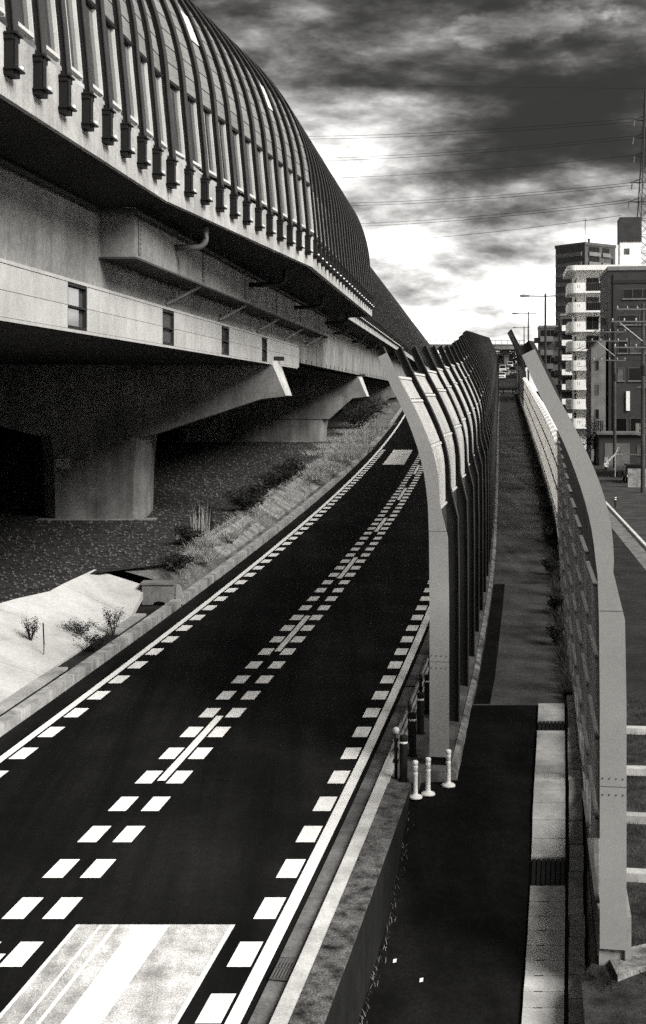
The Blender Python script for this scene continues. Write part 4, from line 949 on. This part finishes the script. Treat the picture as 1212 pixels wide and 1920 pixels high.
# tall tower
tw = thing('tower_block', 'tall dark residential tower with banded balconies and roof mast', 'building', (79.8, 390, 0), math.atan2(0.6, 0.8))
H = 54.3; obj('wall', MB().box(0, 14, 0, 12, 0, H), 'tile_tower', tw)
obj('roof_parapet', MB().box(-.2, 14.2, -.2, 12.2, H, H + .9), 'tile_tower', tw)
for k in range(17):
    z_ = H - 3.0 * (k + 1)
    for a, b in ((1.6, 6.6), (7.8, 11.2)):
        win(tw, a, b, z_ + 1.0, z_ + 2.7, 0, 3); obj('balcony_band', MB().box(a - .1, b + .1, -.5, 0, z_ - .2, z_ + 1.0), 'tower_band', tw)
    win(tw, 11.9, 13.0, z_ + .6, z_ + 2.6, 0, 1)
    for a, b in ((1.2, 5.8), (6.2, 11.5)):
        win(tw, a, b, z_ + 1.0, z_ + 2.7, 0, 3, side=0.0); obj('balcony_band', MB().box(-.5, 0, a - .1, b + .1, z_ - .2, z_ + 1.0), 'tower_band', tw)
obj('roof_mast', MB().tube([(3.5, 3, H), (3.5, 3, H + 8.6)], .10, 6).tube([(2.6, 3, H + 8.0), (4.6, 3, H + 8.0)], .06, 6), 'steel_dark', tw)
obj('roof_vent', MB().lathe([(.3, 0), (.3, 1.2), (.5, 1.25), (.3, 1.7)], 8, (5.2, 3, H + .9)), 'steel_dark', tw)
# stepped balcony blocks farther left
def mid(label, x, q, w, d, h, rows, white=True):
    t = thing('balcony_block', label, 'building', (x, q, 0), RZ)
    obj('wall', MB().box(0, w, 0, d, 0, h), 'tile_tower', t); obj('roof_parapet', MB().box(-.1, w + .1, -.1, d + .1, h, h + .5), 'tile_grey', t)
    for k in range(rows):
        z_ = h - 3.0 * (k + 1)
        if z_ < 1: break
        n_ = max(1, int(w / 3.4))
        for j in range(n_):
            x0 = .3 + j * (w / n_); x1 = x0 + w / n_ - .6
            win(t, x0, x1, z_ + .9, z_ + 2.5, 0, 2); obj('balcony', MB().box(x0 - .05, x0 + (x1 - x0) * .62, -1.0, 0, z_ - .1, z_ + 1.05), 'tile_white' if white and j == 0 else 'tower_band', t)
        win(t, 1.5, 4.0, z_ + .9, z_ + 2.4, 0, 2, side=0.0)
        obj('side_balcony', MB().box(-.9, 0, 4.5, 8.0, z_ - .1, z_ + 1.0), 'tower_band', t)
    return t
mid('dark mid rise block with small white balconies left of the white apartments', 48.6, 262, 6.5, 12, 24.5, 9)
mid('dark stepped balcony block directly behind the white apartments', 48.0, 236, 5.0, 10, 20.5, 8)
mid('distant low dark block behind the farthest street lamp', 47.6, 282, 5.0, 9, 23.2, 7, False)
# small house by the street
hs = thing('corner_house', 'small pale corner house behind the utility pole', 'building', (31.0, 121, 0), RZ)
obj('wall', MB().box(0, 9, 0, 9, 0, 8.6), 'tile_grey', hs)
m_ = MB(); m_.prism_y([(-.5, 8.6), (9.5, 8.6), (9.5, 8.8), (4.5, 11.0), (-.5, 8.8)], -.6, 9.6); obj('roof', m_, 'roof_grey', hs)
for z0 in (5.6, 1.2): win(hs, 1.0, 2.6, z0, z0 + 1.6, 0, 2); win(hs, 2, 3.5, z0, z0 + 1.5, 0, 2, side=0.0)
obj('balcony', MB().box(-.9, 0, 1.5, 5, 4.2, 5.3), 'tile_white', hs)
# garden wall blocks, railing, parked car
gw = thing('block_wall', 'short pale concrete block wall beside the parked dark car', 'wall', (26.2, 110, 0.12), RZ)
for r_ in range(4):
    for c_ in range(4):
        obj('block', MB().box(c_ * .42 + .005, c_ * .42 + .415, 0, .18, r_ * .4 + .005, r_ * .4 + .395), 'block', gw)
car('dark parked car facing the street behind the block wall', (28.4, 117, .12), R_(-8), 'car_black', 1.62, 4.2, False, None)
wr = thing('white_railing', 'white pipe railing with sloping end in front of the brown block', 'railing', (28.3, 124, .12), RZ)
obj('rail', MB().tube([(0, 0, 2.2), (6, 0, 2.2)], .06, 6), 'white_plastic', wr); obj('sloping_rail', MB().tube([(-1.0, 0, 1.2), (0, 0, 2.2), (.35, 0, 2.9)], .09, 6), 'white_plastic', wr)
for x in (0, 2.5, 5): obj('railing_post', MB().tube([(x, 0, 0), (x, 0, 2.2)], .05, 6), 'white_plastic', wr)
sh_ = thing('garage', 'low dark garage with shutter between the narrow block and the pole', 'building', (31.5, 146, 0), RZ)
obj('wall', MB().box(0, 7, 0, 6, 0, 3.6), 'tile_brown', sh_); obj('roof', MB().box(-.3, 7.3, -.4, 6.2, 3.6, 3.85), 'roof_grey', sh_)
st_ = obj('shutter', MB().box(.6, 3.4, -.03, 0, 0, 2.6), 'steel_grey', sh_)
for z_ in np.arange(.1, 2.6, .12): obj('shutter_slat', MB().box(.62, 3.38, -.055, -.031, z_, z_ + .09), 'tile_grey', st_)
win(sh_, 4.2, 5.8, 1.2, 2.4, 0, 2)
# motor scooter
sc = thing('motor_scooter', 'white motor scooter parked on the street below the grey block', 'scooter', (30.3, 137, .006), R_(-10))
for y in (-.62, .62):
    m_ = MB(); m_.lathe([(.14, -.06), (.24, -.06), (.26, 0), (.24, .06), (.14, .06)], 14); o_ = obj('wheel', m_, 'black_rubber', sc, loc=(0, y, .26)); o_.rotation_euler = (0, R_(90), 0)
m_ = MB(); m_.loft([[(-.24, -.42, .35), (.24, -.42, .35), (.2, -.34, .35), (-.2, -.34, .35)], [(-.27, -.5, .75), (.27, -.5, .75), (.22, -.38, .75), (-.22, -.38, .75)], [(-.16, -.44, 1.05), (.16, -.44, 1.05), (.12, -.34, 1.05), (-.12, -.34, 1.05)]]); obj('leg_shield', m_, 'white_plastic', sc)
m_ = MB(); m_.loft([[(-.17, 0, .32), (.17, 0, .32), (.17, 0, .62), (-.17, 0, .62)], [(-.2, .4, .35), (.2, .4, .35), (.2, .4, .72), (-.2, .4, .72)], [(-.14, .85, .45), (.14, .85, .45), (.14, .85, .74), (-.14, .85, .74)]]); obj('rear_body', m_, 'white_plastic', sc)
obj('seat', MB().box(-.15, .15, .0, .8, .74, .84), 'black_rubber', sc); obj('floorboard', MB().box(-.18, .18, -.36, .0, .27, .34), 'steel_dark', sc)
obj('handlebar', MB().tube([(-.36, -.34, 1.1), (0, -.42, 1.05), (.36, -.34, 1.1)], .025, 6), 'steel_dark', sc)
obj('windshield', MB().add([(-.2, -.47, 1.05), (.2, -.47, 1.05), (.16, -.38, 1.45), (-.16, -.38, 1.45)], [(0, 1, 2, 3)]), 'glass_pale', sc)
obj('front_mudguard', MB().loft([[(-.08, -.9, .42), (.08, -.9, .42), (.08, -.9, .45), (-.08, -.9, .45)], [(-.09, -.6, .53), (.09, -.6, .53), (.09, -.6, .57), (-.09, -.6, .57)], [(-.08, -.36, .4), (.08, -.36, .4), (.08, -.36, .44), (-.08, -.36, .44)]]), 'white_plastic', sc)
obj('headlamp', MB().lathe([(.02, -.03), (.09, 0), (.09, .06), (.02, .09)], 10), 'insulator', sc, loc=(0, -.5, .98))
sb = thing('street_bollard', 'small dark bollard with white bands on the street kerb', 'bollard', (P(1154, 952, .12).x, P(1154, 952, .12).y, .12))
obj('tube', MB().lathe([(.07, 0), (.07, .75), (.01, .78)], 10), 'black_rubber', sb)
for z_ in (.55, .68): obj('reflective_band', MB().lathe([(.071, z_), (.074, z_ + .01), (.074, z_ + .06), (.071, z_ + .07)], 10), 'white_plastic', sb)

# utility pole with cross arms
up = thing('utility_pole', 'dark utility pole with cross arms and white insulators at the right', 'utility pole', (26.0, 104, 0))
obj('pole', MB().tube([(0, 0, 0), (0, 0, 15.5)], .20, 12, .13), 'concrete_dark', up)
for z_, x0, x1 in ((15.0, -2.2, 1.2), (14.0, -2.6, 1.4), (11.9, -2.4, 1.2)):
    ca = obj('cross_arm', MB().box(x0, x1, -.17, -.09, z_ - .05, z_ + .05), 'steel_grey', up)
    for x in np.linspace(x0 + .1, x1 - .1, 5):
        if abs(x) < .2: continue
        obj('insulator', MB().lathe([(.03, 0), (.075, .02), (.05, .07), (.08, .09), (.05, .14), (.07, .16), (.02, .22)], 10), 'insulator', ca, loc=(x, -.13, z_ + .05), smooth=True)
obj('brace', MB().tube([(-1.9, -.12, 13.9), (-.05, -.12, 12.4)], .03, 5), 'rail_light', up)
obj('transformer', MB().lathe([(.25, 0), (.28, .05), (.28, .8), (.2, .9), (.05, .95)], 14, (-.1, -.55, 9.6)), 'steel_dark', up)
for j, (x, z_) in enumerate(((-2.1, 15.2), (-1.2, 15.2), (-2.5, 14.2), (-1.5, 14.2), (-2.3, 12.1), (.9, 15.2))):
    pts = []
    for t in np.linspace(0, 1, 14):
        pts.append((x + 8.5 * t, 62 * t, z_ - 1.4 * 4 * t * (1 - t) * .6))
    obj('street_wire', MB().tube(pts, .022, 4), 'steel_dark', up)
for x, z_ in ((-2.1, 15.2), (-.6, 12.1), (.9, 14.2)):
    obj('street_wire', MB().tube([(x + 6 * t, -30 * t, z_ - 2.2 * t * (1 - t)) for t in np.linspace(0, 1, 12)], .022, 4), 'steel_dark', up)

dup(up, (31.9, 140, 0), 'second smaller utility pole in front of the brown block')
# lattice pylon and power lines
py = thing('lattice_pylon', 'tall steel lattice pylon at the right edge of the sky', 'pylon', (76.0, 300, 0))
lg = MB(); HP = 80
def half(z): return 4.2 * (1 - z / HP) ** 1.1 + .45
zs = list(np.linspace(0, HP, 22))
for sx in (-1, 1):
    for sy in (-1, 1): obj('leg', MB().tube([(sx * half(z), sy * half(z), z) for z in zs], .13, 5), 'steel_dark', py)
br = MB()
for a, b in zip(zs[:-1], zs[1:]):
    for sy in (-1, 1):
        br.tube([(-half(a), sy * half(a), a), (half(b), sy * half(b), b)], .06, 4); br.tube([(half(a), sy * half(a), a), (-half(b), sy * half(b), b)], .06, 4)
        br.tube([(sy * half(a), -half(a), a), (sy * half(b), half(b), b)], .06, 4); br.tube([(-half(b), sy * half(b), b), (half(b), sy * half(b), b)], .06, 4)
obj('bracing', br, 'steel_dark', py)
arms = [(225, 1190), (258, 1188), (293, 1190), (342, 1186), (378, 1180)]
for v, u in arms:
    z_ = CAMH + (745 - v) * 300 / 2400; x_ = (u - 606) * 300 / 2400 - 76.0
    obj('cross_arm', MB().tube([(x_, 0, z_), (-half(z_), 0, z_ + .9)], .10, 5).tube([(x_, 0, z_), (-half(z_), 0, z_ - .2)], .10, 5).tube([(x_ - .5, 0, z_ + .0), (-x_ + .5, 0, z_ + .0)], .08, 5), 'steel_dark', py)
    obj('insulator_string', MB().tube([(x_, 0, z_), (x_ - .2, 0, z_ - 1.6)], .16, 6), 'steel_grey', py)
lines = [(590, 249, 1192, 222), (590, 254, 1192, 228), (605, 290, 1190, 255), (605, 295, 1190, 260), (628, 327, 1190, 291), (663, 374, 1188, 342), (663, 379, 1188, 347), (688, 412, 1182, 374), (688, 417, 1182, 379), (708, 446, 1165, 404), (430, 158, 1212, 166)]
for k, (u0, v0, u1, v1) in enumerate(lines):
    qa, qb = 420.0, 300.0
    def W(u, v, q): return Vector(((u - 606) * q / 2400, q, CAMH + (745 - v) * q / 2400))
    a, b = W(u0, v0, qa), W(u1, v1, qb); a2 = a + (a - b) * .35
    pts = [b.lerp(a2, t) - Vector((0, 0, (1.5 if k < 10 else 0) * 4 * t * (1 - t))) for t in np.linspace(0, 1, 16)]
    o = obj('power_line', MB().tube(pts, .055 if k < 10 else .03, 5), 'steel_dark')
    tag(o, '%s thin dark power line counted from the top of the sky' % (('second', 'third', 'fourth', 'fifth', 'sixth', 'seventh', 'eighth', 'ninth', 'tenth', 'lowest', 'topmost faint')[k]), 'power line', 'power lines crossing the sky')

# ------------------------------------------------------------------ vegetation
def dry_clump(name, label, loc, r, h, n, m='dry_grass', seed=0, grp=None, lean=.5, w=.008):
    rs = random.Random(seed)
    def ar(rs):
        a, d_ = rs.uniform(0, 6.28), r * math.sqrt(rs.random()); return d_ * math.cos(a), d_ * math.sin(a) * 1.4
    o = place(name, blades(rs, n, ar, lambda x, y: -.03, h, w, lean).mesh(name, m)); o.location = loc
    return tag(o, label, 'plant', grp)
def bush(label, loc, r, h, n, seed=0, m='leaf_dark', leaf=.045, grp=None):
    rs = random.Random(seed); t = thing('shrub', label, 'plant', loc, 0, grp); st = MB(); lv = MB()
    for k in range(9):
        a = rs.uniform(0, 6.28); e = Vector((math.cos(a) * r * rs.uniform(.3, .95), math.sin(a) * r * rs.uniform(.3, .95), h * rs.uniform(.6, 1.0)))
        mid_ = e * .5 + Vector((rs.uniform(-.05, .05), rs.uniform(-.05, .05), .06)); st.tube([(0, 0, -.05), mid_, e], .014, 5, .004)
        for _ in range(n // 9):
            t_ = rs.uniform(.25, 1.05); p = (mid_ * (t_ * 2) if t_ < .5 else mid_.lerp(e, (t_ - .5) * 2)) + Vector((rs.gauss(0, r * .16), rs.gauss(0, r * .16), rs.gauss(0, h * .10)))
            if p.z < 0: p.z = .02
            d1 = Vector((rs.uniform(-1, 1), rs.uniform(-1, 1), rs.uniform(-.3, 1))).normalized() * leaf * rs.uniform(.6, 1.5); d2 = d1.cross(Vector((rs.uniform(-1, 1), rs.uniform(-1, 1), rs.uniform(-1, 1)))).normalized() * leaf * .32
            lv.add([p, p + d1 * .5 + d2, p + d1, p + d1 * .5 - d2], [(0, 1, 2, 3)])
    place('stem', st.mesh('stem', 'bark'), t); place('leaves', lv.mesh('leaves', m), t); return t
def on_bank(q, k):    # k = 0 at the kerb, 1 at the terrace
    x0, x1 = KL(q) - .35, TE(q); return Vector((x0 + (x1 - x0) * k, q, zp(q) + (.2 + .84 * k if k < .5 else .62 + .56 * (k - .5))))
# concrete ditch beds along the bank, partly overgrown
db = thing('bank_slabs', 'row of pale concrete bank slabs along the far left kerb', 'bank slabs')
for a in (44.5, 47.0, 49.5, 54.5, 57, 59.5, 62, 64.5, 70, 73, 76, 88, 92, 96):
    m_ = MB(); sc_ = []
    for q in (a, a + 1.2, a + 2.4):
        p0, p1 = on_bank(q, .03), on_bank(q, .75); sc_.append([(p0.x, q, p0.z - .1), (p1.x, q, p1.z - .1), (p1.x, q, p1.z + .06), (p0.x, q, p0.z + .06)])
    m_.loft(sc_); obj('bank_slab', m_, 'bank_concrete', db)
rs = random.Random(55)
def bk_(rs):
    q = 40 + 80 * rs.random() ** 1.3; k = rs.random() ** .8; return on_bank(q, k).x, q
def bz_(x, y):
    k = (x - (KL(y) - .35)) / (TE(y) - (KL(y) - .35)); return on_bank(y, k).z - .02
o = place('bank_scrub', blades(rs, 9000, bk_, bz_, .17, .012, 1.3).mesh('bank_scrub', 'dry_grass')); tag(o, 'low pale dry scrub growing along the bank behind the left kerb', 'scrub', kind='stuff')
dry_clump('reed_clump', 'tall pale dry reeds standing beside the gravel', on_bank(45.5, .95), .34, 1.15, 70, seed=1, lean=.12, w=.014)
for k, (q, kk, h, r, n) in enumerate(((42.5, .5, .32, .55, 900), (44.2, .75, .34, .5, 800), (47, .5, .25, .45, 600), (67.5, .6, .38, 1.2, 1300), (72, .5, .42, 1.4, 1600), (79, .55, .5, 1.7, 2000), (84, .5, .52, 1.8, 2000), (90, .6, .5, 1.7, 1600), (98, .5, .5, 1.7, 1400), (106, .5, .55, 1.9, 1400))):
    dry_clump('dry_grass_clump', '%s pale dry grass clump along the left bank, counting from the near end' % (ORD + ('ninth', 'tenth'))[k], on_bank(q, kk), r, h, n, seed=10 + k, grp='dry grass along the left bank', lean=1.1, w=.008 + q * .00010)
for k, (q, kk, r, h, n) in enumerate(((40.2, .6, .6, .45, 700), (43.7, 1.0, .6, .6, 700), (46.6, 1.02, .55, .95, 900), (52.5, .98, .9, .8, 1100), (54.5, 1.0, .9, .9, 1000), (60.5, 1.0, 1.2, .9, 1100), (64.5, 1.0, 1.2, 1.0, 1200), (102, .8, 2.0, 2.2, 1800), (112, .8, 2.4, 2.4, 1800))):
    bush('%s dark leafy shrub along the gravel edge, counting from the near end' % (ORD + ('ninth',))[k], on_bank(q, kk), r, h, n, seed=40 + k, leaf=.05 + q * .0009, grp='dark shrubs along the gravel edge')
for k, (u, v, r, h, n, lb) in enumerate(((58, 1232, .28, .65, 520, 'small twiggy weed on the bright slope, leftmost'), (150, 1205, .6, .36, 800, 'low spreading weed in the middle of the bright slope'), (213, 1192, .3, .72, 700, 'upright weed on the bright slope nearest the culvert box'), (178, 1222, .6, .42, 900, 'dark weed behind the left kerb at the slope foot'))):
    p_ = P(u, v); p_.z = zp(p_.y) + .05 + max(0, min(.9, .9 * ((KL(p_.y) - .95 - p_.x) / max(.1, (KL(p_.y) - .95 - TE(p_.y)))))); bush(lb, p_, r, h, n, seed=70 + k, leaf=.04)
p_ = P(82, 1245); o = obj('marker_stake', MB().tube([(0, 0, -.1), (.01, 0, .5), (-.01, 0, 1.0)], .018, 6), 'steel_dark', loc=(p_.x, p_.y, p_.z)); tag(o, 'thin dark stake standing among the weeds on the slope', 'stake')
rs = random.Random(77)
def vg(rs):
    q = 28 + 120 * rs.random() ** 1.6; return PR(q) + rs.uniform(-.15, 1) * (BR(q) - PR(q)), q
o = place('verge_weeds', blades(rs, 5200, vg, lambda x, y: zp(y), .30, .014, .6).mesh('verge_weeds', 'lawn')); tag(o, 'straggling weeds between the footpath and the fence wall', 'weeds', kind='stuff')
for k, q in enumerate((33, 37, 43, 50, 58, 66, 76)):
    bush('%s low dark shrub beside the right edge of the path, counting from the near end' % ORD[k], (BR(q) - .3, q, zp(q)), .35, .5, 380, seed=90 + k, leaf=.06 + q * .0006, grp='shrubs along the right path edge')
rs = random.Random(78)
def wg(rs):
    q = 12 + 10 * rs.random(); return C(q) + 4.52 + abs(rs.gauss(0, .05)), q
o = place('wall_grass', blades(rs, 260, wg, lambda x, y: zpath(y), .08, .0035, .8).mesh('wall_grass', 'dry_grass')); tag(o, 'sparse dry grass at the foot of the mossy wall', 'grass', kind='stuff')
dry_clump('weed_tuft', 'dark weed tuft at the foot of the nearest barrier post', (3.68, 17.0, .05), .22, .16, 500, 'leaf_dark', 5, lean=.9)
# tree crowns by the houses and far trees below the overpass
def tree(label, loc, h, r, n, seed, leaf=.25, grp=None):
    rs = random.Random(seed); t = thing('tree', label, 'tree', loc, 0, grp); tr = MB(); lv = MB()
    tr.tube([(0, 0, -.3), (.1, .05, h * .3), (0, .1, h * .62)], .16 * h / 5, 7, .05)
    tips = []
    for k in range(12):
        a = rs.uniform(0, 6.28); z_ = h * rs.uniform(.45, .98); d_ = r * rs.uniform(.25, 1) * math.sin(min(1, (1.08 - z_ / h) * 2.2) * 1.57); e = Vector((math.cos(a) * d_, math.sin(a) * d_, z_)); tips.append(e)
        tr.tube([(0, .05, h * .34), Vector((e.x * .5, e.y * .5, h * .34 + (e.z - h * .34) * .6)), e], .05 * h / 5, 5, .012)
    for e in tips:
        for _ in range(n // 12):
            p = e + Vector((rs.gauss(0, r * .27), rs.gauss(0, r * .27), rs.gauss(0, h * .085)))
            d1 = Vector((rs.uniform(-1, 1), rs.uniform(-1, 1), rs.uniform(-.6, .8))).normalized() * leaf * rs.uniform(.6, 1.4); d2 = d1.cross(Vector((rs.uniform(-1, 1), rs.uniform(-1, 1), 1))).normalized() * leaf * .4
            lv.add([p, p + d1 * .5 + d2, p + d1, p + d1 * .5 - d2], [(0, 1, 2, 3)])
    place('trunk', tr.mesh('trunk', 'bark'), t); place('crown', lv.mesh('crown', 'leaf_dark'), t); return t
tree('dark garden tree behind the utility pole', (30.2, 113, 0), 9.5, 2.0, 1600, 5, .2)
tree('small dark tree in front of the narrow grey block', (31.8, 150, 0), 5.2, 1.4, 900, 6, .2)
tree('street tree left of the scooter', (28.6, 150, 0), 4.2, 1.2, 800, 8, .18)
for k, (x, q, h) in enumerate(((24, 470, 15), (34, 480, 17), (44, 475, 14), (52, 485, 18), (62, 480, 15), (70, 470, 19), (14, 475, 16))):
    tree('%s distant tree below the overpass, counted from the left' % ('second', 'third', 'fourth', 'fifth', 'sixth', 'seventh', 'first')[k], (x, q, zp(q) - 7), h * .62, 7, 2200, 30 + k, .8, 'distant trees below the overpass')
# litter on the path
for k, (u, v) in enumerate(((787, 1685), (737, 1668))):
    q = 17.9 + .5 * k; o = obj('litter', MB().add([(0, 0, 0), (.05, .02, .004), (.06, .10, .02), (.01, .09, .012)], [(0, 1, 2, 3)]), 'white_plastic', loc=((u - 606) * q / 2400, q, zpath(q) + .012)); tag(o, ('white scrap of litter lying in the middle of the dark path', 'white scrap of litter by the mossy wall, farther one', 'white scrap of litter by the mossy wall, nearer one')[k], 'litter')
